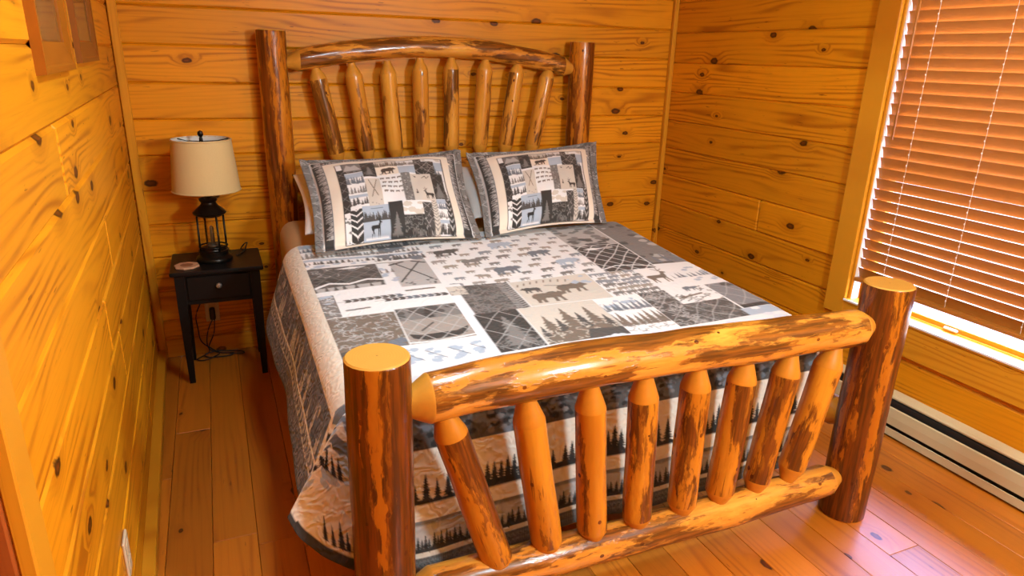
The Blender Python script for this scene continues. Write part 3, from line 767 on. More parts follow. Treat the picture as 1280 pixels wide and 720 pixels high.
R4('misty pines', 1.65,1.655,1.85,1.955, WHT, lambda xa,ya,xb,yb: (mottled(q,xa,ya+.02,xb,ya+.1,BLU,14), trees(q,xa,xb,ya+.12,.09,SLA,.25), trees(q,xa,xb,yb-.05,.13,TAU,.25), scrib(q,xa,yb-.08,xb,yb,GRY,20)))
def f_net(xa,ya,xb,yb):
    mottled(q,xa,ya,xb,yb,DRK,10,.02,.06); net(q,xa,ya,xb,yb,WHT,.075,.004); 
    q.poly([(xa+.03,ya+.05),(xa+.09,ya+.03),(xa+.14,ya+.05),(xa+.08,ya+.065)],WHT); q.poly([(xa+.14,ya+.03),(xa+.2,ya+.025),(xa+.19,ya+.05),(xa+.15,ya+.055)],LGR); q.line([(xa,yb-.03),(xa+.08,yb-.06),(xa+.17,yb-.05),(xb,yb-.02)],.008,WHT)
R4('dark net', 1.838,1.07,2.09,1.41, DRK, f_net)
R4('grey above net', 1.838,.74,2.09,1.067, LGR, lambda *a: (mottled(q,*a,GRY,30,.02,.05), mottled(q,a[0],a[3]-.1,a[2],a[3],DGR,14,.02,.04)))
R4('small bears', 1.747,1.412,1.975,1.65, WHT, lambda *a: bears_rows(q,*a,.06,6,4,[lin(130,136,143),lin(150,142,132),GRY]))
def f_deer(xa,ya,xb,yb):
    elk(q,xa+.07,ya+.16,.13,TAU); scrib(q,xa,yb-.14,xb,yb,GRY,18,.006); q.line([(xa+.02,yb-.05),(xa+.13,yb-.07)],.012,TAU); bear(q,xa+.12,ya+.27,.07,SLA)
R4('elk', 1.977,1.412,2.165,1.785, WHT, f_deer)
R4('dark writing', 1.852,1.645,1.977,1.955, DGR, lambda *a: (mottled(q,*a,GRY,10,.02,.04), scrib(q,*a,LGR,70,.003,.025), net(q,*a,LGR,.09,.003)))
R4('dark writing2', 1.977,1.787,2.16,1.955, DGR, lambda *a: (scrib(q,*a,GRY,90,.003,.025), net(q,*a,LGR,.08,.003)))
R4('right column', 2.095,.74,2.262+QA,1.37, GRY, lambda *a: (mottled(q,*a,DGR,40,.02,.05), mottled(q,*a,LGR,40,.02,.05), trees(q,a[0],a[2],1.36,.12,SLA,.4)))
R4('right white', 2.095,1.37,2.262+QA,1.645, WHT, lambda *a: (mottled(q,*a,BLU,30,.015,.035), trees(q,a[0],a[2],1.55,.06,SLA,.5)))
R4('right grey', 2.168,1.645,2.262+QA,1.895, lin(120,122,126), lambda *a: (mottled(q,*a,DGR,16,.02,.05), net(q,*a,LGR,.09,.003), q.rect(a[0],a[3]-.03,a[2],a[3],DRK)))
R4('right pale', 2.15,1.897,2.262+QA,2.0, BLU, lambda *a: mottled(q,*a,WHT,20,.02,.04))
# thin top border, foot bands
q.rect(QX0-QA,1.957,QX1+QA,QY1+.03,lin(224,224,225)); mottled(q,.67,1.96,2.26,2.07,lin(208,213,222),50,.02,.05)
FX0, FX1 = QX0-QA, QX1+QA; b0 = QY1
q.rect(FX0,b0+.02,FX1,b0+.19,DGR); mottled(q,FX0,b0+.02,FX1,b0+.18,SLA,220,.012,.03); mottled(q,FX0,b0+.02,FX1,b0+.18,BLK,330,.01,.022); mottled(q,FX0,b0+.025,FX1,b0+.18,GRY,200,.008,.02)
q.rect(FX0,b0+.19,FX1,b0+QB,CRM)
x = FX0
while x < FX1:
    q.rect(x,b0+.338+.006*math.sin(x*23),x+.004,b0+.356,BLK); x += .004
trees(q,FX0,FX1,b0+.348,.105,BLK,.36,.45,.52)
q.rect(FX0,b0+.405,FX1,b0+.42,GRY); q.rect(FX0,b0+.42,FX1,b0+.505,LGR); trees(q,FX0,FX1,b0+.505,.065,BLK,.30,.4,.5); q.rect(FX0,b0+.492,FX1,b0+.505,DRK)
greek(q,FX0,b0+.522,FX1,b0+QB-.012,GRY,DRK); q.rect(FX0,b0+QB-.012,FX1,b0+QB,DGR)
# left and right side bands (outwards from the top)
def sideband(xa, sgn):
    g = lambda a0, a1: (min(xa+sgn*a0,xa+sgn*a1), max(xa+sgn*a0,xa+sgn*a1))
    e = QY1-.03
    a = g(.022 if sgn < 0 else 0,.118)
    cream = a
    a = g(.118,.262); q.rect(a[0],QY0,a[1],e,DGR)
    for _ in range(150):
        y = pr.uniform(QY0,e); x = pr.uniform(*a); mottled(q,x,y,x+.001,y+.001,pr.choice([DRK,BLK,LGR,SLA,GRY]),1,.015,.035)
    y = QY0
    while y < e:     # trees lying outwards
        hh = pr.uniform(.06,.12); xb_ = xa+sgn*.258; P = []
        for i in range(7):
            t = i/6; P.append((xb_-sgn*hh*t, y+(1-t)*hh*.22*(1 if i % 2 else .5)))
        for i in range(6,-1,-1):
            t = i/6; P.append((xb_-sgn*hh*t, y-(1-t)*hh*.22*(1 if i % 2 else .5)))
        q.poly(P, pr.choice([BLK,DRK,LGR])); y += pr.uniform(.02,.05)
    q.rect(cream[0],QY0,cream[1],e,CRM); mottled(q,cream[0]+.02,QY0,cream[1]-.02,e,lin(224,214,195),60,.01,.02)
    a = g(.262,.272); q.rect(a[0],QY0,a[1],e,WHT); a = g(.272,.31); q.rect(a[0],QY0,a[1],e,LGR); y = QY0
    while y < e: q.poly([(a[0],y),((a[0]+a[1])/2,y+.02),(a[1],y),(a[1],y+.018),((a[0]+a[1])/2,y+.038),(a[0],y+.018)],DRK); y += .04
    a = g(.31,.316); q.rect(a[0],QY0,a[1],e,WHT); a = g(.316,QA)
    q.rect(a[0],QY0,a[1],e,DGR); scrib(q,a[0],QY0,a[1],e,GRY,420,.004,.03); scrib(q,a[0],QY0,a[1],e,BLK,260,.004,.03)
    a = g(QA-.012,QA); q.rect(a[0],QY0,a[1],e,DRK)
sideband(QX0,-1)
# the loose corner by the foot post
q.rect(FX0,QY1-.03,QX0,QY1+QB,CRM); mottled(q,FX0+.1,QY1,QX0,QY1+.35,BLU,40,.02,.05); mottled(q,FX0+.2,QY1,QX0,QY1+.22,SLA,16,.02,.05); trees(q,FX0+.05,QX0,QY1+.30,.12,BLK,.4,.4,.5); mottled(q,FX0+.15,QY1,QX0-.05,QY1+.16,DRK,14,.012,.03)
trees(q,FX0+.2,QX0,QY1+QB-.05,.10,BLK,.35); q.rect(FX0,QY1+QB-.04,QX0,QY1+QB,DRK); q.rect(FX0,QY1,FX0+.02,QY1+QB,DRK)

def sample(cv, X, Y):
    i = np.clip(((X-cv.x0)/cv.res-.5), 0, cv.w-2); j = np.clip(((Y-cv.y0)/cv.res-.5), 0, cv.h-2)
    i0 = i.astype(int); j0 = j.astype(int); fi = (i-i0)[...,None]; fj = (j-j0)[...,None]; a = cv.a
    return (a[j0,i0]*(1-fi)+a[j0,i0+1]*fi)*(1-fj)+(a[j0+1,i0]*(1-fi)+a[j0+1,i0+1]*fi)*fj
def grid_mesh(name, P, C, mat, extra_faces=None):
    """P: (h,w,3) points, C: (h,w,3) colours"""
    h, w = P.shape[:2]; n = h*w
    idx = np.arange(n).reshape(h,w); F = np.stack([idx[:-1,:-1], idx[1:,:-1], idx[1:,1:], idx[:-1,1:]], -1).reshape(-1,4)
    return F
def raw_mesh(name, V, F, C, mat):
    me = bpy.data.meshes.new(name); me.vertices.add(len(V)); me.vertices.foreach_set('co', V.astype(np.float32).ravel())
    me.loops.add(F.size); me.loops.foreach_set('vertex_index', F.astype(np.int32).ravel())
    me.polygons.add(len(F)); me.polygons.foreach_set('loop_start', np.arange(0,F.size,4,dtype=np.int32)); me.polygons.foreach_set('loop_total', np.full(len(F),4,np.int32))
    me.polygons.foreach_set('use_smooth', np.ones(len(F),bool)); me.materials.append(mat); me.update(); me.validate()
    at = me.color_attributes.new('print','FLOAT_COLOR','POINT'); at.data.foreach_set('color', np.concatenate([C, np.ones((len(C),1))],1).astype(np.float32).ravel())
    return me

def prof_side(a, r=.09, fm=1.25):
    ph = np.minimum(a/r, fm); rest = np.maximum(a-r*fm, 0); return r*np.sin(ph)+rest*math.cos(fm), r*(1-np.cos(ph))+rest*math.sin(fm)
def build_quilt():
    st = .004
    S = np.arange(QX0-QA, QX1+QA+1e-6, st); T = np.arange(QY0, QY1+QB+1e-6, st)
    SX, TY = np.meshgrid(S, T); C = sample(q, SX, TY)
    a_l = np.maximum(QX0-SX, 0); a_r = np.maximum(SX-QX1, 0); a = np.maximum(a_l, a_r); b = np.maximum(TY-QY1, 0); sg = np.where(a_l > 0, -1.0, 1.0)
    xs = np.clip(SX, QX0, QX1); ys = np.minimum(TY, QY1)
    sh = -SK*(ys-1.4)*np.where(SX < QX0+.25, np.clip((xs-QX0)/.25,0,1), 1)          # the cloth lies a little askew
    sh = sh*np.clip((QX1-xs)/.2, 0, 1)
    x = xs+sh; y = -ys; z = top_z(y) + .004*np.sin(xs*7+1)*np.sin(ys*6)
    ox, dz = prof_side(a); oy, dzf = prof_side(b, .07, 1.49)
    # folds in the side and foot drapes
    wv = .010*np.sin(ys*7+1.2)+.003*np.sin(ys*17); ox2 = ox + wv*(a/QA)**1.5*(b <= 0)
    wf = .010*np.sin(xs*8+.5)+.006*np.sin(xs*17)
    oy2 = oy + np.maximum(-.01, wf)*(b/QB)**1.5
    dzf2 = dzf*(1-.045*np.clip((xs-1.0)/.4,0,1)*np.clip(b/.2,0,1))
    X = x + sg*np.where(a > 0, ox2, 0); Y = y - np.where(b > 0, oy2, 0); Z = z - np.where(a > 0, dz, 0) - np.where(b > 0, dzf2, 0)
    # corners
    cor = (a > 0) & (b > 0)
    u = np.maximum(a/QA, b/QB); th = np.arctan2(b/QB, a/QA)/(PI/2)
    o1, d1 = prof_side(np.array([QA])); o2, d2 = prof_side(np.array([QB]), .07, 1.49)
    for s_, key in ((-1, [(0,-.196,-.02,.315),(.2,-.20,-.055,.29),(.42,-.235,-.10,.25),(.55,-.215,-.107,.32),(.68,-.16,-.105,.40),(.84,-.08,-.103,.47),(1,0,-.102,.50)]),
                    (1, [(0,.176,0,.335),(.3,.10,-.05,.36),(.6,.03,-.09,.43),(1,0,-.11,.47)])):
        K = np.array(key); m = cor & ((a_l > 0) if s_ < 0 else (a_r > 0)); tt = th[m]; uu = u[m]
        k2 = np.linspace(0,1,200)
        ker = np.hanning(25); ker /= ker.sum()
        def curve(col):
            v = np.interp(k2, K[:,0], K[:,col]); v2 = np.convolve(np.pad(v,12,mode='edge'), ker, 'valid'); v2 += (v[0]-v2[0])*(1-k2)+(v[-1]-v2[-1])*k2
            return np.interp(tt, k2, v2)
        gx, gy, gd = curve(1), curve(2), curve(3)
        pu_s = prof_side(uu*QA); pu_f = prof_side(uu*QB, .07, 1.49)
        oo = (pu_s[0]/o1[0])*(1-tt)+(pu_f[0]/o2[0])*tt; dd = (pu_s[1]/d1[0])*(1-tt)+(pu_f[1]/d2[0])*tt
        ex = uu*tt*(1-tt)*.05*np.sin(tt*12)
        X[m] = x[m]+gx*(oo*.5+uu*.5)+ex*.3; Y[m] = y[m]+gy*oo; Z[m] = z[m]-gd*dd
    # ends of the straight drapes lean into the loose corner
    k = np.clip(1-(QY1-ys)/.25,0,1)**2*(a_l > 0)*(b <= 0); X = X-k*(a/QA)*.02; Z = Z+k*(a/QA)*.02
    V = np.stack([X,Y,Z],-1); ctr = np.array([1.47,-1.4,.45])
    h, w = X.shape; F = grid_mesh('quilt', V, C, M_quilt)
    V2 = V.reshape(-1,3)-ctr
    o = link('quilt', raw_mesh('quilt', V2, F, C.reshape(-1,3), M_quilt), None, ctr)
    so = o.modifiers.new('thickness','SOLIDIFY'); so.thickness = .010; so.offset = -1
    return o
tag(build_quilt(), 'grey and white patchwork lodge quilt printed with bears and pines over the bed', 'quilt')

# shams: printed front
SWd, SHt = .80, .64
sc_ = Canvas(0, 0, SWd, SHt, .0015, CRM); SCR = lin(228,220,204)
def paint_sham(c):
    q_ = c
    c.rect(0,0,SWd,SHt,GRY); scrib(c,0,0,SWd,SHt,LGR,350,.004,.03); scrib(c,0,0,SWd,SHt,DGR,300,.004,.03)
    f = .038
    c.rect(f,f,SWd-f,SHt,WHT); c.rect(f+.006,f+.006,SWd-f-.006,SHt,DRK)
    e = f+.006; b = .04
    # feathery light tips of the dark band
    for k in range(170):
        t = k/170
        for yy, sg in ((e+b,-1),):
            x = e+t*(SWd-2*e)+pr.uniform(-.002,.002); c.line([(x,yy),(x+pr.uniform(-.004,.004),yy+sg*pr.uniform(.008,.022))],.0028,LGR)
    for k in range(130):
        t = k/130
        for xx, sg in ((e+b,-1),(SWd-e-b,1)):
            y = e+t*(SHt-2*e); c.line([(xx,y),(xx+sg*pr.uniform(.010,.034),y+pr.uniform(-.004,.004))],.0028,LGR)
    g = e+b; c.rect(g,g,SWd-g,SHt,SLA); g += .005; c.rect(g,g,SWd-g,SHt,SCR); mottled(c,g,g,SWd-g,SHt-g,lin(230,220,202),60,.01,.025)
    p0x, p0y, p1x, p1y = g+.050, g+.034, SWd-g-.042, SHt-.016
    c.rect(g,SHt-.05,SWd-g,SHt,SCR)
    c.rect(p0x-.004,p0y-.004,p1x+.004,p1y+.004,DRK)
    pw, ph = p1x-p0x, p1y-p0y
    def S(xa,ya,xb,yb,base,fn=None): inrect(c,p0x+xa*pw,p0y+ya*ph,p0x+xb*pw,p0y+yb*ph,base,fn)
    c.rect(p0x,p0y,p1x,p1y,WHT)
    S(0,0,.06,.72,DRK, lambda *a: net(c,*a,GRY,.05,.003)); S(0,0,.05,.1,WHT)
    S(.06,0,.22,.17,GRY, lambda xa,ya,xb,yb: (c.poly([(xa,yb-.02),(xa+.02,ya+.012),(xa+.04,ya+.03),(xa+.06,ya+.012),(xb,yb-.02)],LGR), trees(c,xa,xb,yb,.02,BLK,.3)))
    S(.06,.17,.23,.68,WHT, lambda *a: misty(c,*a)); S(.22,0,.35,.27,DRK, lambda xa,ya,xb,yb: (tree(c,(xa+xb)/2,yb-.01,.085,GRY,.6), net(c,xa,ya,xb,yb,GRY,.06,.002)))
    S(.35,0,.56,.25,BEI, lambda xa,ya,xb,yb: (trees(c,xa,xb,ya+.06,.055,TAU,.2), c.rect(xa,ya+.055,xb,yb,lin(224,214,198)), bear(c,(xa+xb)/2+.005,yb-.008,.075,lin(70,58,50)), mottled(c,xa,yb-.012,xb,yb,GRY,6,.006,.012)))
    S(.56,0,.72,.25,WHT, lambda xa,ya,xb,yb: (trees(c,xa,xb,ya+.05,.045,GRY,.2), c.rect(xa,ya+.06,xb,yb,BLU)))
    S(.72,0,.98,.28,DRK, lambda *a: (scrib(c,*a,GRY,50,.003,.025), net(c,*a,LGR,.06,.0018))); S(.80,0,1,.055,WHT, lambda *a: mottled(c,*a,BEI,5))
    S(.92,.05,1,1,WHT, lambda *a: misty(c,*a)); S(.23,.30,.36,.70,BEI, lambda xa,ya,xb,yb: (c.line([(xa+.015,ya+.01),(xb-.02,yb-.07)],.004,TAU), c.line([(xb-.015,ya+.01),(xa+.02,yb-.07)],.004,TAU), mottled(c,xa,yb-.04,xb,yb,GRY,6,.004,.008)))
    S(.36,.27,.58,.70,WHT, lambda xa,ya,xb,yb: [bear(c,xa+.016+.029*k+(.008 if r%2 else 0),ya+.028+.034*r,.024,lin(110,100,92)) for r in range(4) for k in range(4)])
    S(.57,.25,.66,.66,GRY, lambda *a: (mottled(c,*a,LGR,30,.003,.007), mottled(c,*a,DGR,30,.003,.007)))
    S(.66,.27,.87,.66,BEI, lambda xa,ya,xb,yb: (elk(c,xa+.075,yb-.012,.06,lin(56,50,46),True), c.line([(xa+.055,ya+.035),(xa+.075,ya+.018),(xb-.03,ya+.04),(xb-.015,ya+.02)],.004,DRK), tree(c,xa+.02,yb-.045,.035,DGR), c.poly([(xa+.01,ya+.012),(xa+.03,ya+.02),(xa+.025,ya+.028)],DRK)))
    S(.86,.27,.98,.66,DRK, lambda xa,ya,xb,yb: (tree(c,(xa+xb)/2,yb-.008,.12,GRY,.5), net(c,xa,ya,xb,yb,GRY,.06,.002)))
    S(0,.72,.05,1,WHT, lambda *a: mottled(c,*a,GRY,8,.005,.012)); S(.05,.70,.16,1,DRK, lambda *a: chev(c,*a,WHT,.030,.006))
    S(.16,.68,.40,1,BLU, lambda xa,ya,xb,yb: (trees(c,xa,xb,ya+.085,.06,DGR,.2,.4), c.rect(xa,ya+.08,xb,ya+.088,DGR), elk(c,(xa+xb)/2,yb-.018,.06,BLK), c.line([(xa+.04,ya+.018),(xb-.03,ya+.018)],.003,SLA), c.line([(xa+.01,yb-.015),(xb-.01,yb-.013)],.003,WHT)))
    S(.40,.66,.53,1,DRK, lambda xa,ya,xb,yb: tree(c,(xa+xb)/2,yb-.01,.10,GRY,.55)); S(.53,.66,.72,.82,WHT, lambda *a: mottled(c,*a,BEI,8))
    S(.53,.82,.72,1,DRK, lambda *a: scrib(c,*a,GRY,40,.0025,.02)); S(.72,.68,.81,1,DGR, lambda *a: (net(c,*a,LGR,.04,.002), scrib(c,*a,DRK,18)))
    S(.81,.66,.86,1,BEI, lambda *a: chev(c,*a,GRY,.016,.004)); S(.86,.64,1,1,WHT, lambda *a: misty(c,*a)); S(.955,.64,1,1,DRK, lambda *a: chev(c,*a,LGR,.03,.005))
paint_sham(sc_)
def pillow(name, TL, TR, BR, BL, thick, back, canvas, mat, flange=.05, pinch=.045, n=(215,170), wr=.004, seed=0):
    TL, TR, BR, BL = [np.array(v, float) for v in (TL,TR,BR,BL)]
    u = np.linspace(0,1,n[0]); v = np.linspace(0,1,n[1]); U, Vv = np.meshgrid(u, v)
    nr = np.cross(((TR+BR)-(TL+BL))/2, ((TL+TR)-(BL+BR))/2); nr /= np.linalg.norm(nr)
    Ud = U + pinch*(.5-U)*2*np.sin(PI*Vv)**1.2*.6; Vd = Vv + pinch*(.5-Vv)*2*np.sin(PI*U)**1.2
    P = ((TL*(1-Ud)[...,None]+TR*Ud[...,None])*(1-Vd)[...,None]+(BL*(1-Ud)[...,None]+BR*Ud[...,None])*Vd[...,None])
    eu = np.clip((np.minimum(U,1-U)-flange)/(.5-flange),0,1); ev = np.clip((np.minimum(Vv,1-Vv)-flange)/(.5-flange),0,1)
    pf = (1-(1-eu)**2.6)*(1-(1-ev)**2.6); rs = np.random.RandomState(seed); ph = rs.rand(8)*6.28
    wrk = wr*(np.sin(U*23+ph[0]+3*Vv)*np.sin(Vv*17+ph[1])+.6*np.sin(U*41+ph[2])*np.sin(Vv*9+ph[3]+U*8))
    fr = .004*np.sin(U*60+ph[4])*(eu <= 0)+.004*np.sin(Vv*50+ph[5])*(ev <= 0)
    front = P+nr*((thick*np.sqrt(np.clip(pf,0,1))+wrk*pf+fr)+.003)[...,None]; rear = P-nr*((back*np.sqrt(np.clip(pf,0,1)))+.003-fr)[...,None]
    h, w = U.shape
    C1 = sample(canvas, U*SWd, Vv*SHt) if canvas else np.ones((h,w,3))*np.array((.8,.78,.74)); C2 = np.ones_like(C1)*np.array(CRM if canvas else (.8,.78,.74))
    C2[(eu <= 0)|(ev <= 0)] = np.array(GRY if canvas else (.8,.78,.74))
    idx = np.arange(h*w).reshape(h,w); F1 = np.stack([idx[:-1,:-1],idx[1:,:-1],idx[1:,1:],idx[:-1,1:]],-1).reshape(-1,4); F2 = F1[:,::-1]+h*w
    ring = np.concatenate([idx[0,:-1],idx[:-1,-1],idx[-1,:0:-1],idx[:0:-1,0]]); r2 = np.roll(ring,-1)
    F3 = np.stack([ring,r2,r2+h*w,ring+h*w],-1)
    V = np.concatenate([front.reshape(-1,3),rear.reshape(-1,3)]); ctr = (BL+BR)/2
    return link(name, raw_mesh(name, V-ctr, np.concatenate([F1,F2,F3]), np.concatenate([C1.reshape(-1,3),C2.reshape(-1,3)]), mat), None, ctr)
tag(pillow('pillow_sham', (.745,-.335,1.062),(1.562,-.33,1.094),(1.478,-.885,.762),(.722,-.925,.765), .085,.05, sc_, M_sham, seed=1), 'patchwork printed pillow sham beside the nightstand side of the bed', 'pillow', 'printed pillow shams on the bed')
tag(pillow('pillow_sham', (1.60,-.31,1.070),(2.40,-.29,1.112),(2.195,-.80,.766),(1.497,-.885,.762), .085,.05, sc_, M_sham, seed=2), 'patchwork printed pillow sham on the window side of the bed', 'pillow', 'printed pillow shams on the bed')
tag(pillow('bed_pillow', (.722,-.25,.985),(1.47,-.25,.985),(1.46,-.70,.800),(.708,-.72,.800), .035,.045, None, M_white, .01,.05,(60,50),.004,3), 'plain white pillow behind the sham nearest the nightstand', 'pillow', 'white bed pillows')
tag(pillow('bed_pillow', (1.55,-.23,.985),(2.29,-.22,.99),(2.22,-.62,.805),(1.52,-.66,.80), .035,.045, None, M_white, .01,.05,(60,50),.004,4), 'plain white pillow hidden behind the sham on the window side', 'pillow', 'white bed pillows')

# ------------------------------------------------------------------ nightstand
ns = empty('nightstand', (.33,-.22,0)); tag(ns, 'small black wooden nightstand with one drawer beside the bed', 'nightstand')
nx = lambda v: v-.33
ny = lambda v: v+.22
NT_ = .575
cbox('table_top', nx(.126), nx(.537), ny(-.397), ny(-.045), NT_-.020, NT_, M_black, ns, .004)
for sx, xx in ((1,.143),(-1,.520)):
    for sy, yy in ((1,-.381),(-1,-.058)):
        V = []; w0, w1 = .042, .026
        for zz, w in ((NT_-.020,w0),(.40,w0),(0.0,w1)):
            for dx, dy in ((0,0),(w,0),(w,w),(0,w)): V.append((sx*(dx+ (w0-w)*.45), sy*(dy+(w0-w)*.45), zz))
        F = [[3,2,1,0],[8,9,10,11]]+[[4*r+k,4*r+(k+1)%4,4*r+4+(k+1)%4,4*r+4+k] for r in (0,1) for k in range(4)]
        mk('leg', V, F, M_black, ns, loc=(nx(xx),ny(yy),0))
cbox('apron', nx(.180), nx(.483), ny(-.372), ny(-.352), .405, NT_-.02, M_black, ns, .002)
cbox('apron', nx(.180), nx(.483), ny(-.085), ny(-.065), .405, NT_-.02, M_black, ns, .002)
cbox('apron', nx(.150), nx(.168), ny(-.342), ny(-.095), .405, NT_-.02, M_black, ns, .002)
cbox('apron', nx(.495), nx(.513), ny(-.342), ny(-.095), .405, NT_-.02, M_black, ns, .002)
dw = cbox('drawer', nx(.192), nx(.471), ny(-.379), ny(-.360), .425, .545, M_black, ns, .004)
kb = lathe('knob', [(.0001,0),(.006,0),(.006,.008),(.012,.013),(.014,.019),(.010,.025),(.0001,.027)], M_pewter, dw, 18, (0,-.0095,.012)); kb.rotation_euler = (PI/2,0,0)

# lantern lamp
lp = empty('table_lamp', (.325,-.215,NT_)); tag(lp, 'dark bronze lantern table lamp with a beige linen drum shade', 'lamp')
lathe('base', [(.0001,0),(.080,0),(.083,.004),(.083,.014),(.079,.020),(.070,.026),(.066,.030),(.066,.045),(.070,.048),(.070,.053),(.060,.056),(.056,.064),(.040,.068),(.0001,.068)], M_bronze, lp, 36)
lathe('lantern_cap', [(.0001,.222),(.055,.222),(.060,.226),(.074,.234),(.076,.240),(.070,.246),(.054,.262),(.042,.272),(.034,.284),(.034,.290),(.040,.296),(.041,.306),(.034,.310),(.020,.314),(.013,.320),(.013,.350),(.0001,.350)], M_bronze, lp, 36)
for k in range(4):
    an = PI/4*.55+k*PI/2; cx, cy = .064*math.cos(an), .064*math.sin(an)
    tube('cage_post', [(cx,cy,.045),(cx*1.02,cy*1.02,.10),(cx,cy,.228)], .0048, M_bronze, lp, 8)
rg = lambda r, z: [(r*math.cos(2*PI*k/32), r*math.sin(2*PI*k/32), z) for k in range(32)]
tube('cage_ring', rg(.064,.072), .0042, M_bronze, lp, 6, closed=True)
gl = lathe('glass_chimney', [(.036,.066),(.046,.085),(.048,.115),(.042,.15),(.034,.185),(.034,.222)], M_glass, lp, 28, cap=False)
lathe('burner', [(.0001,.066),(.026,.066),(.030,.074),(.024,.084),(.010,.090),(.009,.165),(.004,.172),(.0001,.172)], M_bulb, lp, 18)
SR0, SR1, SZ0, SZ1 = .152, .131, .345, .588
def shade_mesh():
    V, F, FM = [], [], []; n = 48; prof = [(SR0,SZ0),(SR1,SZ1),(SR1-.003,SZ1),(SR0-.003,SZ0)]
    for r, z in prof:
        for k in range(n): V.append((r*math.cos(2*PI*k/n), r*math.sin(2*PI*k/n), z))
    for i in range(4):
        for k in range(n):
            j = (i+1) % 4; k2 = (k+1) % n; F.append([i*n+k, i*n+k2, j*n+k2, j*n+k]); FM.append(0 if i in (0,1,3) else 1)
    o = mk('lamp_shade', V, F, [M_shade, M_shadein], lp, True, fmat=FM); o.data.set_sharp_from_angle(angle=.6); return o
sh = shade_mesh()
for r, z in ((SR0,SZ0+.004),(SR1,SZ1-.004)): tube('shade_trim', [(a*1.002,b*1.002,c) for a,b,c in rg(r,z)], .0032, M_shade, sh, 6, closed=True)
for k in range(3):
    an = .4+k*2*PI/3; tube('shade_spoke', [(0,0,SZ1-.012),(SR1*math.cos(an)*.6,SR1*math.sin(an)*.6,SZ1-.014),(SR1*math.cos(an),SR1*math.sin(an),SZ1-.006)], .0022, M_bronze, sh, 6)
tube('harp', catmull([(.012,0,.345),(.05,0,.38),(.056,0,.47),(.03,0,.55),(0,0,.572),(-.03,0,.55),(-.056,0,.47),(-.05,0,.38),(-.012,0,.345)],5), .0024, M_bronze, lp, 6)
lathe('finial', [(.0001,.566),(.007,.566),(.009,.575),(.008,.590),(.006,.596),(.012,.604),(.0135,.613),(.010,.622),(.0001,.626)], M_bronze, lp, 18)
lathe('bulb', [(.0001,.35),(.013,.352),(.014,.375),(.024,.41),(.028,.435),(.020,.458),(.0001,.464)], M_vinyl, lp, 18)
# coaster
V, F = [], []
for z, r in ((0,.054),(.002,.056),(.008,.056),(.010,.054)):
    for k in range(8): V.append((r*math.cos(PI/8+k*PI/4), r*math.sin(PI/8+k*PI/4), z))
for i in range(3):
    for k in range(8): F.append([i*8+k, i*8+(k+1)%8, i*8+8+(k+1)%8, i*8+8+k])
F += [list(range(8))[::-1], [24+k for k in range(8)]]
co = mk('coaster', V, F, M_coast, None, loc=(.200,-.305,NT_), rot=(0,0,.2)); tag(co, 'small octagonal wooden coaster on the nightstand corner', 'coaster')
Vc = [(.030*math.cos(PI/8+k*PI/4), .030*math.sin(PI/8+k*PI/4), .0104) for k in range(8)]+[(.024*math.cos(PI/8+k*PI/4), .024*math.sin(PI/8+k*PI/4), .0106) for k in range(8)]
mk('inlay', Vc, [[k,(k+1)%8,8+(k+1)%8,8+k] for k in range(8)]+[[8+k for k in range(8)]], mat_simple('coaster_inlay', (.30,.12,.05), .6, .3, 120), co)
# outlet, plug, cords
ou = empty('wall_outlet', (.278,-.0,.235)); tag(ou, 'ivory wall outlet behind the nightstand with a black plug in it', 'outlet')
cbox('cover_plate', -.035, .035, -.007, 0, -.058, .058, M_plate, ou, .003); cbox('receptacle', -.017, .017, -.009, -.006, .008, .040, M_plate, ou, .002); cbox('receptacle', -.017, .017, -.009, -.006, -.040, -.008, M_plate, ou, .002)
lc = empty('lamp_cord', (.278,-.03,.22)); tag(lc, 'black lamp cord plugged into the outlet and coiled on the floor', 'cord')
cbox('plug', -.014, .014, -.015, .021, -.025, .040, M_cord, lc, .006)
W2 = lambda P: [(a-.278, b+.03, c-.22) for a, b, c in P]
tube('cord_run', catmull(W2([(.275,-.045,.20),(.25,-.05,.15),(.235,-.045,.08),(.245,-.04,.03),(.30,-.05,.006),(.36,-.07,.006),(.33,-.10,.006),(.24,-.09,.006),(.22,-.06,.012),(.27,-.05,.02),(.33,-.045,.012),(.40,-.06,.006),(.41,-.09,.006),(.34,-.085,.012)]),6), .0032, M_cord, lc, 6)
tube('cord_run', catmull(W2([(.285,-.045,.20),(.275,-.06,.13),(.245,-.05,.06),(.24,-.05,.02),(.21,-.06,.006),(.18,-.10,.006),(.22,-.12,.006),(.29,-.07,.012),(.26,-.045,.03),(.21,-.04,.08),(.20,-.035,.15),(.205,-.03,.25),(.30,-.03,.40),(.42,-.033,.53),(.455,-.035,.580),(.470,-.045,.600),(.484,-.05,.607),(.478,-.07,.596),(.468,-.10,.5795),(.450,-.14,.5795),(.425,-.18,.5795)]),6), .0032, M_cord, lc, 6)

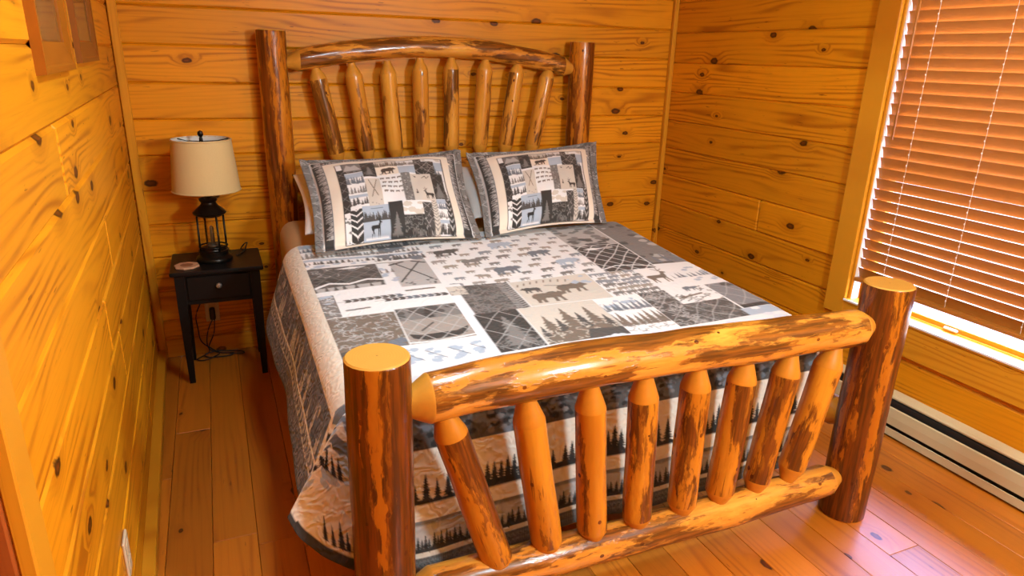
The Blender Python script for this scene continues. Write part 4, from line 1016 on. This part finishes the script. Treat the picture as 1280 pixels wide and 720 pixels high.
# outlet on the left wall
oz = .272; oy = -1.985
ol = empty('wall_outlet', (lx(oy), oy, oz), math.atan(LT)); tag(ol, 'ivory outlet cover low on the plank wall opposite the bed side', 'outlet')
cbox('cover_plate', 0, .008, -.036, .036, -.058, .058, M_plate, ol, .003); cbox('receptacle', .007, .010, -.017, .017, .008, .040, M_plate, ol, .002); cbox('receptacle', .007, .010, -.017, .017, -.04, -.008, M_plate, ol, .002)

# ------------------------------------------------------------------ picture frames on the left wall
def frame(y0, y1, z0, z1, dep, bw, mat, label):
    yc, zc = (y0+y1)/2, (z0+z1)/2
    e = empty('picture_frame', (lx(yc), yc, zc), math.atan(LT)); tag(e, label, 'picture frame', 'framed pictures on the plank wall')
    hw, hh = (y1-y0)/2, (z1-z0)/2
    prof = [(0,0),(dep,.002),(dep,bw*.22),(dep*.85,bw*.28),(dep*.5,bw),(0,bw)]     # (out of wall, inwards)
    cs = [(-hw,-hh),(hw,-hh),(hw,hh),(-hw,hh)]
    for k in range(4):
        a, b = cs[k], cs[(k+1) % 4]; L = math.hypot(b[0]-a[0], b[1]-a[1]); tx, tz = (b[0]-a[0])/L, (b[1]-a[1])/L; nx_, nz_ = -tz, tx
        V = []
        for end in (0,1):
            for o_, i_ in prof:
                s = i_ if end == 0 else L-i_
                # local x along the bar, y = out of wall, z = inwards
                V.append((s-L/2, -o_, i_))
        n = len(prof); F = [[i,(i+1)%n,n+(i+1)%n,n+i] for i in range(n)]+[list(range(n))[::-1],[n+i for i in range(n)]]
        o = mk('frame_bar', V, F, mat, e)
        Mx = Matrix(((0,-1,0,0),(tx,0,nx_,(a[0]+b[0])/2),(tz,0,nz_,(a[1]+b[1])/2),(0,0,0,1))); o.matrix_local = Mx
    iw, ih = hw-bw*.9, hh-bw*.9
    cbox('picture', .001, .004, -iw, iw, -ih, ih, mat_simple('tan_print', (.26,.13,.03), .7, .4, 9), e, .0005)  # plain tan-brown picture, mottled by noise
    cbox('glass_pane', .0055, .0070, -iw, iw, -ih, ih, M_glass, e, .0003)
frame(-1.968, -1.49, 1.498, 2.05, .021, .070, M_frame, 'framed picture with honey wood frame nearest the doorway')
frame(-1.295, -.80, 1.510, 2.05, .017, .062, M_frame2, 'framed picture with darker wood frame nearer the room corner')
